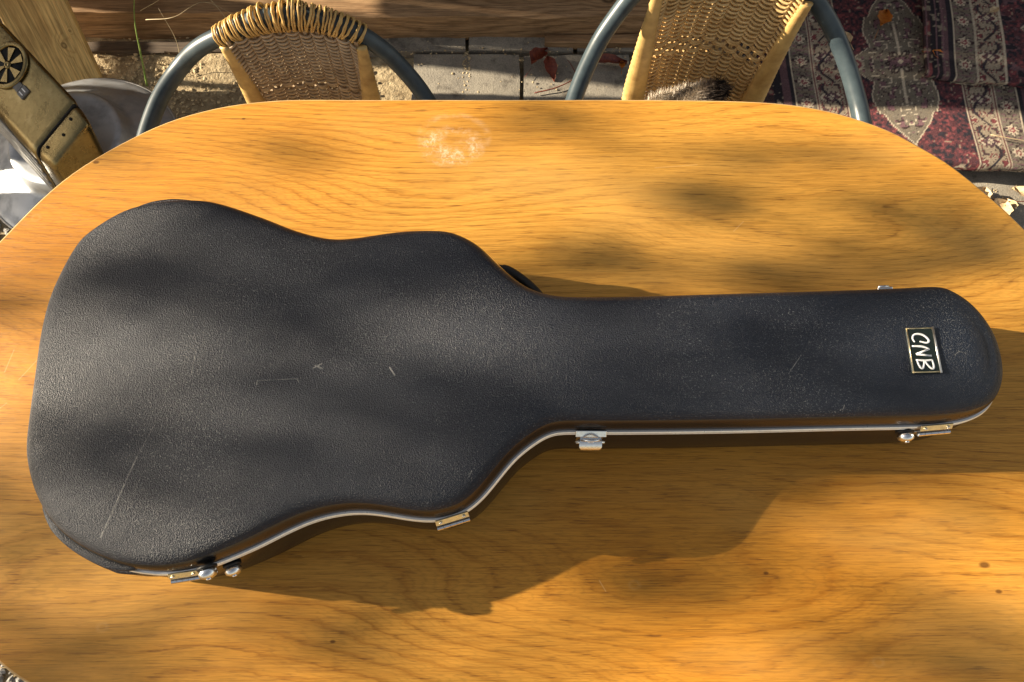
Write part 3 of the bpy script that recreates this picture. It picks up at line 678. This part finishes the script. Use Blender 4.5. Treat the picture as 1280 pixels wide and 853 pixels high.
# ------------------------------------------------------------------ rattan armchairs
def chair(name, label, cat, hoop, panel_top, cx, seat_y, wrap, mat_panel, group, dense, lean):
    base = Vector((cx, seat_y, 0)); t = thing(name, base, label, cat, group)
    H = catmull(hoop, 8)
    lx, ly, lz = hoop[0]; rx, ry, rz = hoop[-1]
    legl = catmull([(lx, ly, lz), (lx, ly-.045, lz-.03), (lx, ly-.06, lz-.09), (lx, ly-.065, .0)], 5)[1:]
    legr = catmull([(rx, ry, rz), (rx, ry-.045, rz-.03), (rx, ry-.06, rz-.09), (rx, ry-.065, .0)], 5)[1:]
    G().tube(legl[::-1]+H+legr, .0135, 14).out('frame_tube', 'tube', t)
    w_ = (rx-lx)/2; cxm = (lx+rx)/2
    # seat ring, rear legs
    ring = [Vector((cxm+(w_-.02)*math.cos(a)*(1.0), seat_y-.01+.215*math.sin(a), .43)) for a in [2*math.pi*k/48 for k in range(48)]]
    G().tube(ring, .011, 8, closed=True).out('seat_ring', 'tube', t)
    for s_ in (-1, 1):
        G().tube(catmull([(cxm+s_*w_*.62, seat_y+.19, .44), (cxm+s_*w_*.66, seat_y+.215, .22), (cxm+s_*w_*.72, seat_y+.235, 0)], 4), .0125, 10).out('leg', 'tube', t)
    # woven seat
    g = G(); n_ = 26
    for k in range(n_):
        y = -.20+.40*(k+.5)/n_; hw = (w_-.03)*math.sqrt(max(0, 1-(y/.21)**2)); 
        if hw < .03: continue
        m = max(6, int(hw*2/.015)); g.tube([(cxm-hw+2*hw*i/m, seat_y-.01+y, .436+.0025*math.cos(math.pi*i+math.pi*k)) for i in range(m+1)], .0036, 5, cap=False)
    for k in range(13):
        x = -.9+1.8*k/12; hy = .205*math.sqrt(1-x*x*.98); g.tube([(cxm+x*(w_-.03), seat_y-.01-hy, .436), (cxm+x*(w_-.03), seat_y-.01+hy, .436)], .003, 5, cap=False)
    g.out('seat', mat_panel, t)
    # woven back: a curved sheet hung inside the hoop; u across, v downwards
    L0, R0, L1, R1, ztop, zbot, ymid, bul = panel_top; skew = -.022 if bul > .03 else 0.0
    def S(u, v):
        xl = L0+(L1-L0)*v; xr = R0+(R1-R0)*v; x = xl+(xr-xl)*u
        z = ztop(u)+(zbot-ztop(u))*v; y = ymid-bul*(2*u-1)**2 + skew*(u-.4) + lean*v + .012*math.sin(v*3.1)
        return Vector((x, y, z))
    rows = dense; ns = 10
    g = G()
    for r in range(rows):
        v = .015+(.97)*r/(rows-1); pts = []
        m = ns*6
        for i in range(m+1):
            u = .085+.83*i/m; p = S(u, v); ph = (u-.085)/.83*ns
            sh = 0 if v < .36 or v > .44 else 1
            wv = math.cos(math.pi*ph)*(1 if (r//(1+sh)) % 2 else -1)
            q = max(-1, min(1, wv*1.7))
            pts.append(p+Vector((0, -.0046*q, -.0026*max(0, wv)+.0007*nz(u*5, v*9, r*.05))))
        g.tube(pts, .0021, 6, cap=False, flat=1.0)
    g.out('backrest_weave', mat_panel, t)
    g = G()
    for k in range(ns+1):
        u = .085+.83*k/ns
        for du in (-.006, .006): g.tube([S(u+du, j/14) for j in range(15)], .0018, 5, cap=False)
    g.out('backrest_stake', mat_panel, t)
    # side posts wrapped in flat cane
    for u0, u1 in ((0.0, .105), (.895, 1.0)):
        g = G(); post = []
        mid = (u0+u1)/2; rp = abs((R0-L0)*(u1-u0))/2
        nr = 64; rings = []
        for j in range(nr+1):
            v = .03+.97*j/nr; c = S(mid, v); k = 1+.04*(math.cos(j*math.pi)); rad = rp*k*(.62+.85*min(1, v*1.6))
            rings.append([c+Vector((math.cos(a)*rad*1.05, math.sin(a)*rad*.62, 0)) for a in [2*math.pi*q/12 for q in range(12)]])
        g.loft(rings, cap0=True, cap1=True); g.out('wrapped_post', 'canepale', t)
    # rattan lashed round the top of the hoop
    x0, x1, n2, loose = wrap
    g = G(); rr = random.Random(len(name)+n2)
    Hs = resample(H, 400, False); dl = [Vector(q) for q in Hs]
    ii = [i for i, q in enumerate(Hs) if x0 < q.x < x1 and q.z > .69]; i0, i1 = ii[0], ii[-1]
    cuts = sorted([i0+(i1-i0)*(k+rr.uniform(-.35, .35))/n2 for k in range(n2)])
    for k, fi in enumerate(cuts):
        i = max(1, min(398, int(fi))); c = Hs[i]; tt = (Hs[i+1]-Hs[i-1]).normalized(); q = Vector((0, 0, 1)); nn = (q-tt*tt.dot(q)).normalized(); bb = tt.cross(nn)
        mid = 1-abs((fi-i0)/(i1-i0)*2-1); big = loose*max(0, mid)**.6*rr.uniform(.2, 1.0); r0 = .0158; tl = rr.uniform(-.05, .30)
        loop = []
        for j in range(18):
            a = 2*math.pi*j/18; up = math.sin(a)
            rad = r0+big*max(0, up)**1.0
            loop.append(c+nn*(math.sin(a)*rad-.010*max(0, -up)*max(0, mid))+bb*math.cos(a)*(r0+big*.15)+tt*(tl*.02*math.sin(a)+.001*rr.uniform(-1, 1)))
        g.tube(loop, rr.uniform(.0015, .0021), 6, closed=True)
    g.out('rattan_lashing', 'wrap', t)
    return t
HL = [(-.575, .42, .640), (-.583, .58, .645), (-.578, .680, .655), (-.556, .752, .676), (-.519, .797, .700), (-.474, .806, .735), (-.423, .808, .762), (-.375, .812, .782), (-.326, .814, .790), (-.277, .813, .782), (-.233, .809, .762), (-.200, .808, .730), (-.174, .800, .698), (-.144, .776, .668), (-.118, .730, .652), (-.104, .66, .645), (-.100, .42, .640)]
HR = [(.086, .42, .645), (.084, .60, .650), (.086, .700, .658), (.100, .765, .672), (.131, .827, .708), (.160, .856, .745), (.192, .874, .782), (.245, .884, .822), (.309, .888, .836), (.375, .886, .824), (.437, .872, .784), (.485, .845, .744), (.517, .808, .710), (.538, .763, .684), (.549, .715, .668), (.556, .60, .652), (.555, .42, .645)]
chair('rattan_armchair', 'grey-brown rattan armchair with loose cane lashing round its top rail, the left of two', 'chair', HL,
      (-.440, -.212, -.440, -.236, lambda u: .760+.012*(1-(2*u-1)**2), .445, .806, .022), -.34, .60, (-.437, -.222, 48, .012), 'cane_grey', 'rattan armchairs drawn up to the table', 76, .0)
chair('rattan_armchair', 'honey coloured rattan armchair with a furry dog on its seat, next to the red rugs', 'chair', HR,
      (.203, .445, .203, .425, lambda u: .800+.016*(1-(2*u-1)**2), .445, .872, .034), .32, .62, (.235, .440, 56, .003), 'cane', 'rattan armchairs drawn up to the table', 80, -.01)

# ------------------------------------------------------------------ dog on the right chair
def dog():
    nodes = [((.400, .640, .535), .085), ((.345, .600, .540), .088), ((.270, .600, .555), .085), ((.225, .655, .575), .065), ((.245, .715, .610), .052), ((.290, .772, .636), .050), ((.262, .790, .620), .034), ((.232, .797, .607), .022), ((.218, .799, .603), .014),
             ((.430, .700, .490), .040), ((.370, .745, .475), .030), ((.330, .760, .470), .020), ((.250, .560, .490), .034), ((.215, .640, .470), .024), ((.235, .700, .466), .020), ((.325, .800, .668), .014), ((.345, .806, .650), .008), ((.455, .610, .50), .026), ((.47, .68, .475), .016), ((.42, .74, .468), .012), ((.30, .755, .672), .026)]
    edges = [(0, 1), (1, 2), (2, 3), (3, 4), (4, 5), (5, 6), (6, 7), (7, 8), (0, 9), (9, 10), (10, 11), (2, 12), (12, 13), (13, 14), (5, 15), (15, 16), (0, 17), (17, 18), (18, 19)]
    nodes = nodes[:20]
    me = bpy.data.meshes.new('dog'); me.from_pydata([n[0] for n in nodes], edges, [])
    o = bpy.data.objects.new('dog', me); COL.objects.link(o)
    m = o.modifiers.new('skin', 'SKIN'); sv = me.skin_vertices[0].data
    for i, (_, r) in enumerate(nodes): sv[i].radius = (r, r)
    sv[0].use_root = True
    s2 = o.modifiers.new('sub', 'SUBSURF'); s2.levels = 2
    dg = bpy.context.evaluated_depsgraph_get(); ev = o.evaluated_get(dg); em = bpy.data.meshes.new_from_object(ev)
    bpy.data.objects.remove(o)
    em.materials.clear(); em.materials.append(M['fur']); em.name = 'dog_body'
    t = thing('dog', (0, 0, 0), 'small grizzled dog with pale and dark brown fur curled on the right chair', 'dog')
    b = bpy.data.objects.new('body', em); COL.objects.link(b); b.parent = t; b['_o'] = (0, 0, 0)
    em.polygons.foreach_set('use_smooth', [True]*len(em.polygons))
    g = G(); rr = random.Random(5)
    fs = [p for p in em.polygons if p.normal.z > -.3]
    hd = [p for p in fs if p.center.z > .615]; ot = [p for p in fs if p.center.z <= .615]
    for pl, n in ((hd, 9000), (ot, 5000)):
        if not pl: continue
        wts = [p.area for p in pl]
        for p in rr.choices(pl, wts, k=n):
            vs_ = [em.vertices[i].co for i in p.vertices]; a = rr.random(); q = vs_[0].lerp(vs_[1], a).lerp(vs_[3 % len(vs_)].lerp(vs_[2], a), rr.random())
            d = (p.normal*.55+Vector((.35+rr.gauss(0, .3), rr.gauss(0, .3), .35+rr.gauss(0, .2)))).normalized(); L = rr.uniform(.010, .020)
            s_ = d.orthogonal().normalized()*.0006
            g.add([q-s_, q+s_, q+d*L+Vector((0, 0, -.002))], [(0, 1, 2)])
    tag(g.out('fur', 'fur', t, False), kind='stuff')
    t.location = (.006, 0, -.018)
    for e in ((.243, .772, .628), (.240, .812, .628)): G().lathe([(.0001, -.004), (.003, -.003), (.004, 0), (.003, .003), (.0001, .004)], e, 10).out('eye', 'dark', t)
    G().lathe([(.0001, -.005), (.004, -.003), (.006, 0), (.004, .003), (.0001, .005)], (.211, .799, .606), 10).out('nose', 'dark', t)
dog()

# ------------------------------------------------------------------ galvanised drum and brass heater
def drum():
    c = Vector((-.930, .925, 0)); t = thing('metal_drum', c, 'round galvanised metal drum with stepped lid standing left of the table', 'drum')
    G().lathe([(.165, 0), (.170, .004), (.196, .255)], c, 64).out('drum_wall', 'galv', t)
    G().lathe([(.196, .2555), (.206, .258), (.208, .264), (.205, .270), (.196, .272), (.180, .282), (.150, .296), (.134, .301), (.1265, .305), (.122, .316), (.117, .338), (.112, .342), (.100, .340), (.03, .339), (.001, .339)], c, 72).out('drum_lid', 'galv', t)
    G().tube([c+Vector((math.cos(a)*.2075, math.sin(a)*.2075, .2645)) for a in [2*math.pi*k/72 for k in range(72)]], .0042, 8, closed=True).out('rolled_rim', 'steel', t)
    G().lathe([(.205, -.004), (.212, .0), (.212, .03), (.205, .034)], c, 64).out('base_ring', 'rubber', t)
drum()
def heater():
    a = Vector((.70, -.714, -.02)).normalized(); zz = Vector((0, 0, 1)); b = Vector((.714, .70, 0)); b = (b-a*a.dot(b)).normalized(); n = a.cross(b); n = n if n.z > 0 else -n
    rot0 = Matrix((a, b, n)).transposed()
    roll = Matrix.Rotation(R(20), 3, a)                   # leans towards the viewer
    rot = roll @ rot0
    A, B, N = rot @ Vector((1, 0, 0)), rot @ Vector((0, 1, 0)), rot @ Vector((0, 0, 1))
    C = Vector((-.865, .893, .447)); L, Wd, Ht = .46, .128, .125
    C = C - A*.115
    t = thing('brass_heater', C, 'tarnished brass box with a round six slot vent resting on the metal drum', 'heater')
    def rbox(x0, x1, w2, h2, rad, mat, name, taper=1.0, par=t):
        rings = []
        xs = [(x0, .90), (x0+.004, .97), (x0+.010, 1.0), (x1-.012, 1.0), (x1-.005, .97), (x1-.001, .90), (x1, .80)]
        for x, s_ in xs:
            r = []
            for q, (cx_, cy_) in enumerate([(1, 1), (-1, 1), (-1, -1), (1, -1)]):
                for k in range(5):
                    an = math.pi/2*q+math.pi/2*k/4
                    k2 = 1-(1-taper)*(x-x0)/(x1-x0)
                    y = (cx_*(w2-rad)+rad*math.cos(an))*s_*k2; z = (cy_*(h2-rad)+rad*math.sin(an))*(.5+.5*s_)
                    r.append(C+A*x+B*(y+.62*(z-Ht/2))+N*z)
            rings.append(r)
        g = G().loft(rings, cap0=True, cap1=True); return g.out(name, mat, par)
    rbox(-L/2, L/2-.052, Wd/2, Ht/2, .014, 'brass', 'housing')
    rbox(L/2-.050, L/2, Wd/2*.985, Ht/2*.985, .016, 'brass', 'end_cap', .86)
    rbox(L/2-.056, L/2-.046, Wd/2*.95, Ht/2*.96, .013, 'dark', 'seam')
    # ribbed steel strip on the near side
    for k in range(4):
        z = -.045+.022*k
        G().tube([C+A*(-L/2+.01)+B*(-Wd/2-.0005+.62*(z-Ht/2))+N*z, C+A*(L/2-.06)+B*(-Wd/2-.0005+.62*(z-Ht/2))+N*z], .0042, 8).out('side_rib', 'steel', t)
    G().box(C+A*(-.03)+B*(-Wd/2-.0015+.62*(-.012-Ht/2))+N*(-.012), (L-.07, .003, .100), rot @ Matrix.Rotation(-math.atan(.62), 3, 'X'), .001).out('side_plate', 'steel', t, False)
    # vent
    vc = C+A*.010+B*(.013)+N*(Ht/2); rv = Matrix((A, B, N)).transposed()
    G().lathe([(.046, -.001), (.046, .004), (.0435, .0065), (.041, .005), (.0395, .0065), (.037, .004), (.036, .0005), (.0355, -.002)], vc, 48, rv).out('vent_ring', 'brass', t)
    G().lathe([(.0001, .0006), (.036, .0006), (.036, .0012), (.0001, .0014)], vc, 40, rv).out('vent_opening', 'dark', t)
    for k in range(6):
        g = G(); a0 = R(60*k+2); hw = R(14)
        lo, hi = [], []
        for rr_, hh in ((.006, .55), (.034, 1.0)):
            for s_ in (-1, 1):
                an = a0+s_*hw*hh; lo.append(vc+A*math.cos(an)*rr_+B*math.sin(an)*rr_+N*.0012); hi.append(vc+A*math.cos(an)*rr_+B*math.sin(an)*rr_+N*.0034)
        v = lo+hi; g.add(v, [(0, 1, 3, 2), (4, 6, 7, 5), (0, 4, 5, 1), (1, 5, 7, 3), (3, 7, 6, 2), (2, 6, 4, 0)]); g.out('vent_blade', 'brass', t, False)
    G().lathe([(.008, .001), (.008, .004), (.005, .0055), (.002, .006), (.0018, .0045), (.0005, .0045)], vc, 16, rv).out('vent_hub', 'brass', t)
    sw = vc+A*.067+B*(-.014)+N*.001
    G().box(sw, (.018, .022, .005), rv, .001).out('switch', 'grey_plastic', t, False)
    G().box(sw+N*.003-A*.018+N*-.003, (.016, .018, .004), rv, .001).out('switch', 'grey_plastic', t, False)
    for k in (-1, 1): G().box(sw+N*.0032+B*.004*k, (.011, .002, .001), rv).out('switch_slot', 'white', t, False)
    for x, y in ((.195, -.038), (.205, .0), (.195, .03)):
        G().lathe([(.0030, -.001), (.0030, .0012), (.001, .0018)], C+A*x+B*y+N*(Ht/2-.0005), 10, rv).out('rivet', 'dark', t)
heater()

# ------------------------------------------------------------------ rugs
def srgb(c): return np.array([((q/255)/12.92 if q/255 <= .04045 else ((q/255+.055)/1.055)**2.4) for q in c])
rs = np.random.RandomState(4)
def vnoise(x, y, seed):
    r = np.random.RandomState(seed); T = r.rand(64, 64)
    xi = np.floor(x).astype(int); yi = np.floor(y).astype(int); fx = x-xi; fy = y-yi; fx = fx*fx*(3-2*fx); fy = fy*fy*(3-2*fy)
    a = T[xi % 64, yi % 64]; b = T[(xi+1) % 64, yi % 64]; c = T[xi % 64, (yi+1) % 64]; d = T[(xi+1) % 64, (yi+1) % 64]
    return (a*(1-fx)+b*fx)*(1-fy)+(c*(1-fx)+d*fx)*fy
MAROON, RED, NAVY, CREAM, SAGE, TAN, MAUVE, DK = [srgb(c) for c in [(98, 48, 58), (148, 58, 66), (36, 36, 48), (206, 188, 158), (122, 112, 96), (164, 146, 120), (124, 84, 94), (62, 42, 46)]]
def paint(U, V, kind):
    """Persian pattern in the rug's own coordinates: U across from the middle, V along, metres"""
    C = np.zeros(U.shape+(3,)); C[:] = MAROON
    A = np.abs(U)
    def put(m, c):
        m = np.clip(m, 0, 1)[..., None]; C[:] = C*(1-m)+c*m
    def band(a, b, c): put(((A >= a) & (A < b)).astype(float), c)
    def orn(a, b, period, c1, c2, seed, sc=70, th=.62):
        m = ((A >= a) & (A < b)); p = np.abs(((V/period) % 1)-.5)*period; q = np.abs(A-(a+b)/2)
        n1 = vnoise(q*sc+3, p*sc+7, seed); n2 = vnoise(q*sc*1.7+13, p*sc*1.7+2, seed+1)
        put((m & (n1 > th)), c1); put((m & (n1 > th-.07) & (n1 <= th)), DK); put((m & (n2 > .74)), c2)
    def rosettes(a, b, period, c1, c2, r0):
        ca = (a+b)/2; p = ((V/period) % 1-.5)*period; q = A-ca; rr_ = np.hypot(p, q); an = np.arctan2(p, q)
        rad = r0*(.78+.22*np.cos(an*8)); m = (A >= a) & (A < b)
        put(m & (rr_ < rad+.0025), DK); put(m & (rr_ < rad), c1); put(m & (rr_ < rad*.55), c2); put(m & (rr_ < rad*.22), CREAM)
    # field ground with little sprigs
    sp = vnoise(A*150, np.abs(((V/.22) % 1)-.5)*.22*150, 11); put((A < .15) & (sp > .66), NAVY*1.3); put((A < .15) & (sp < .30), RED); put((A < .15) & (sp < .12), TAN)
    if kind == 'A':
        v0 = .300; per = .62; q = ((V-v0+per/2) % per)-per/2; aq = np.abs(q)
        # stepped lozenge medallion with pointed lobes
        hw = np.where(aq < .155, .076+.005*np.cos(aq*60), np.where(aq < .190, .060-.4*(aq-.155), .046-.75*(aq-.190)))
        hw = np.maximum(hw, .118-np.abs(aq-.018)*1.35)
        hw = np.where(aq > .252, 0, hw)
        d = hw-A
        put(d > -.0045, CREAM); put(d > -.001, SAGE)
        n1 = vnoise(A*105+1, aq*105+4, 21); n2 = vnoise(A*170+1, aq*170+4, 22); ins = d > .010; n3 = vnoise(A*60+1, aq*60+4, 23)
        put(ins & (np.abs(n3-.5) < .035), TAN*.62); put(ins & (np.abs(n3-.5) < .012), DK)
        put(ins & (n1 > .64), DK); put(ins & (n1 > .74), MAUVE); put(ins & (n2 > .80), CREAM)
        put((d > .006) & (d < .0085), TAN*.6); put(ins & (A < .0022) & (aq < .13), CREAM)
        rr_ = np.hypot(A, aq); an = np.arctan2(aq, A); fl = .040*(.72+.28*np.cos(an*6)); put((rr_ < fl) & (rr_ > fl-.007), DK); put(rr_ < .014, MAUVE); put(rr_ < .006, CREAM)
        for (cu, cv) in ((.108, .29), (.112, .0)):
            r2 = np.hypot(A-cu, q-cv); put(r2 < .020, CREAM*.8); put(r2 < .014, RED); put(r2 < .006, CREAM)
        b = [.150, .158, .225, .233, .285, .300, .318]
    else:
        b = [.150, .158, .225, .233, .285, .300, .318]
        n1 = vnoise(A*60+9, np.abs(((V/.3) % 1)-.5)*18, 31); put((A < .15) & (n1 > .6), MAUVE*.8); put((A < .15) & (n1 > .72), NAVY)
        q = np.abs(((V/.34) % 1)-.5)*.34; hw = .10*(1-q/.11); d = hw-A; put(d > -.004, CREAM); put(d > 0, SAGE); put((d > .012) & (vnoise(A*80, q*80, 33) > .6), RED)
    band(b[0], b[1], CREAM); put(((A > b[0]+.003) & (A < b[0]+.005)), MAROON)
    band(b[1], b[2], TAN*1.02)
    ca = (b[1]+b[2])/2
    vine = ca+.021*np.sin(V*2*math.pi/.13)*np.sign(np.sin(V*2*math.pi/.26+.4)+.001); m = (A > b[1]) & (A < b[2])
    put(m & (np.abs(A-vine) < .0042), DK)
    n4 = vnoise(np.abs(A-ca)*75+3, np.abs(((V/.13) % 1)-.5)*.13*75, 45); put(m & (np.abs(n4-.5) < .030), DK*1.6)
    orn(b[1], b[2], .13, CREAM, RED*.8, 41, 110, .66); rosettes(b[1], b[2], .13, MAUVE*.8, CREAM, .019)
    put(m & (np.abs(A-vine) < .0022), NAVY*1.5)
    band(b[2], b[3], CREAM*.8); put(((A > b[2]+.003) & (A < b[2]+.0055)), RED*.6)
    band(b[3], b[4], SAGE); n5 = vnoise(np.abs(A-(b[3]+b[4])/2)*110+3, np.abs(((V/.07) % 1)-.5)*.07*110, 46); put((A > b[3]) & (A < b[4]) & (np.abs(n5-.5) < .04), DK*1.5); orn(b[3], b[4], .07, DK, MAUVE, 51, 100, .70); rosettes(b[3], b[4], .07, CREAM*.95, RED, .018)
    m = (A > b[3]) & (A < b[4]); put(m & (np.abs(((V/.07) % 1)-.0) < .05), TAN*.55)
    band(b[4], b[4]+.003, CREAM); band(b[4]+.003, b[5], NAVY); band(b[5], b[6], MAUVE*.7)
    band(b[6], .46, NAVY*.8)
    n1 = vnoise(U*140+5, V*140, 61); put((A > b[6]) & (n1 > .78), CREAM*.45); put((A > .345) & (A < .375), DK); n3 = vnoise(U*60+5, V*60, 62)
    put((A > .345) & (A < .375) & (n3 > .60), RED*.8); put((A > .345) & (A < .375) & (n3 > .74), TAN*.7)
    if kind == 'B':
        put((A > b[5]+.004) & (n1 > .70), CREAM*.4)
        for s_ in (.312, .330, .352): put(np.abs(A-s_) < .0018, MAUVE)
    g_ = C.mean(-1, keepdims=True); C[:] = C*.72+(g_*.9+np.array([.060, .046, .042]))*.28
    C *= (.82+.36*vnoise(U*300, V*300, 71))[..., None]*(.85+.3*vnoise(U*9+4, V*9, 72))[..., None]
    return C
def rug(name, cx, ang, half, v0, v1, zf, kind, label, thick=.007, rollr=.012, step=.0034, origin=None, ulim=None):
    """a thick sheet: U across, V along from its near fold; the near edge rolls down to the ground"""
    u0, u1 = ulim or (-half, half)
    us = np.arange(u0, u1+step, step); vs2 = np.arange(v0-.045, v1, step)
    U, V = np.meshgrid(us, vs2)
    col = paint(U, V, kind)
    ca, sa = math.cos(ang), math.sin(ang); verts = []
    # fold: below v0 the sheet curls over a radius
    over = np.clip(v0-V, 0, None); th = np.clip(over/rollr, 0, math.pi*.9)
    Vp = np.where(V < v0, v0-rollr*np.sin(th), V); dz = np.where(V < v0, -rollr*(1-np.cos(th)), 0)
    wav = .004*np.sin(U*17+V*3)+.003*np.sin(V*23+U*8)
    Vp = Vp+.006*np.sin(U*9+1)+.003*np.sin(U*31)
    X = cx[0]+U*ca-Vp*sa; Y = cx[1]+U*sa+Vp*ca
    Z = zf+dz+wav*(V > v0-.01)+np.clip((np.abs(U)-.0), 0, 1)*0
    h, w2 = U.shape; P = np.stack([X, Y, Z], -1).reshape(-1, 3)
    idx = np.arange(h*w2).reshape(h, w2); F = np.stack([idx[:-1, :-1], idx[:-1, 1:], idx[1:, 1:], idx[1:, :-1]], -1).reshape(-1, 4)
    me = bpy.data.meshes.new(name); me.from_pydata(P.tolist(), [], F.tolist())
    at = me.color_attributes.new('Col', 'FLOAT_COLOR', 'POINT')
    at.data.foreach_set('color', np.concatenate([col.reshape(-1, 3), np.ones((h*w2, 1))], 1).astype(np.float32).ravel())
    me.materials.append(M['rug']); me.materials.append(M['jute']); me.polygons.foreach_set('use_smooth', [True]*len(me.polygons))
    o = bpy.data.objects.new(name, me); COL.objects.link(o); o['_o'] = (0, 0, 0)
    md = o.modifiers.new('solid', 'SOLIDIFY'); md.thickness = thick; md.offset = -1; md.material_offset = 1
    tag(o, label, 'rug', 'patterned rugs laid on the paving'); return o
rug('persian_rug', (1.012, 1.048), R(-1.5), .42, 0, .95, .062, 'A', 'large red and cream patterned rug with a sunlit near fold, right of the chairs')
# the fold underneath it
rug('persian_rug', (1.10, 1.064), R(-.5), .40, 0, .90, .030, 'B', 'flattened rug mostly hidden under the large red and cream rug', rollr=.010, step=.007)
rug('persian_rug', (1.424, 1.262), R(-7.5), .36, 0, .60, .090, 'B', 'small dark rug with striped navy edge, lying on the large rug at the top right', rollr=.011)
rug('persian_rug', (1.60, 1.565), R(-3), .34, 0, .35, .118, 'A', 'uppermost rug, only its cream edge showing in the top right corner', rollr=.010)

# ------------------------------------------------------------------ small litter
def leaf(x, y, z, L, mat, label, rz, curl=.5, name='fallen_leaf', wd=.5):
    v = []; n = 8; rr = random.Random(int(x*1000+y*777))
    for i in range(n+1):
        t = i/n; ww = L*wd*math.sin(math.pi*t**.8)*.5*(1+.12*math.sin(t*31))
        for k in range(5):
            s_ = -1+k/2; zz = curl*L*(.35*(s_*s_)*.6+.25*math.sin(t*3.0+1)+.05*rr.random())
            v.append((t*L-L/2, s_*ww, zz))
    f = [(i*5+k, i*5+k+1, (i+1)*5+k+1, (i+1)*5+k) for i in range(n) for k in range(4)]
    c, s_ = math.cos(rz), math.sin(rz); g = G(); g.add([(x+a*c-b*s_, y+a*s_+b*c, z+.001+h) for a, b, h in v], f)
    g.tube([(x+c*(-L*.5), y+s_*(-L*.5), z+.004), (x+c*(-L*.9), y+s_*(-L*.9), z+.002)], .0007, 5)
    return tag(g.out(name, mat, origin=(x, y, z)), label, 'leaf')
leaf(.075, 1.415, .006, .085, 'leaf_red', 'dark red curled leaf on the paving, nearest the brown beam between the chairs', 1.0, .8)
leaf(.105, 1.375, .006, .070, 'leaf_red', 'dark red leaf lying just below the other red leaf between the chairs', -1.3, .6)
leaf(.270, 1.395, .006, .090, 'leaf_red', 'brown red shrivelled leaf on the paving inside the arm of the right chair', .2, .7, wd=.35)
leaf(.298, 1.390, .008, .035, 'leaf_orange', 'tiny orange leaf beside the brown red leaf inside the arm of the right chair', 1.5, .6)
leaf(-.595, 1.335, .004, .055, 'leaf_red', 'russet crumpled leaf on the sandy soil left of the left chair', .4, .8)
leaf(.995, 1.49, .068, .080, 'leaf_orange', 'long orange leaf on the big rug near the top edge', 1.1, .6)
leaf(1.115, 1.35, .072, .055, 'leaf_orange', 'small orange leaf touching the navy striped edge of the smaller rug', -.7, .8)
leaf(1.065, 1.60, .070, .085, 'leaf_orange', 'wide brown orange leaf on the big rug at the top of the picture', -.2, .7, wd=.7)
leaf(.885, 1.43, .070, .050, 'leaf_pale', 'pale grey leaf on the big rug touching the arm tube of the right chair', 1.9, .4)
leaf(1.27, 1.485, .105, .04, 'leaf_pale', 'small pale leaf on the smaller dark rug', .6, .4)
rr = random.Random(12)
for i, (x, y, L) in enumerate([(1.165, .945, .060), (1.205, .93, .066), (1.145, .985, .05), (1.218, .892, .055), (1.195, .965, .050), (1.29, .985, .06), (1.24, .955, .045), (1.12, .98, .045), (1.175, .975, .05)]):
    o = leaf(x, y, .010, L, 'leaf_pale', 'crumpled pale dry leaf on the slab at the right, below the rugs', rr.uniform(0, 6), .9, wd=.8); o['group'] = 'pale dry leaves below the rugs'
def stalk(pts, r, mat, name, label, cat):
    q = catmull(pts, 6); g = G(); g.tube(q, [r*(1-.7*i/len(q)) for i in range(len(q))], 6); return tag(g.out(name, mat, origin=pts[0]), label, cat)
stalk([(-.985, 1.33, .0), (-.965, 1.36, .09), (-.93, 1.37, .20), (-.86, 1.36, .34)], .0028, 'grass', 'grass_blade', 'long green grass blade rising beside the pine board', 'grass')
stalk([(-.90, 1.36, .0), (-.88, 1.40, .08), (-.90, 1.44, .16)], .0012, 'straw', 'dry_stalk', 'thin dry stalk right of the green grass blade', 'grass')
stalk([(-.97, 1.47, .09), (-.88, 1.45, .12), (-.80, 1.49, .13), (-.70, 1.46, .09)], .0012, 'straw', 'dry_stalk', 'dry stalk curving over the brown beam near the pine board', 'grass')
stalk([(-.99, 1.50, .09), (-.90, 1.49, .15), (-.86, 1.52, .19)], .0010, 'straw', 'dry_stalk', 'short dry stalk hooking upward on the brown beam', 'grass')
stalk([(-.86, 1.55, .16), (-.78, 1.49, .13), (-.73, 1.44, .06)], .0012, 'straw', 'dry_stalk', 'pale dry stalk slanting down over the brown beam towards the left chair', 'grass')
stalk([(.06, 1.30, .008), (.12, 1.315, .012), (.17, 1.35, .010), (.16, 1.39, .012), (.15, 1.41, .008)], .0018, 'leaf_red', 'twig', 'thin curved twig on the sunlit paving between the chairs', 'twig')
stalk([(1.15, .99, .016), (1.22, .965, .018), (1.30, .965, .016), (1.42, .98, .014)], .0018, 'leaf_red', 'twig', 'long thin twig on the slab just below the rugs', 'twig')
stalk([(1.20, 1.12, .075), (1.28, 1.10, .078), (1.40, 1.085, .076)], .0012, 'leaf_pale', 'twig', 'fine twig lying on the big rug near the right edge', 'twig')
def cream_board():
    G_ = G().box((-1.42, 1.02, .02), (.35, .22, .03), Matrix.Rotation(.6, 3, 'Z'), .003)
    o = G_.out('pale_board', 'sandstone', None, False, origin=(-1.42, 1.02, 0)); tag(o, 'pale sunlit board lying on the ground at the left edge behind the drum', 'board')
cream_board()
for o in list(bpy.data.objects):
    if '_o' in o: del o['_o']
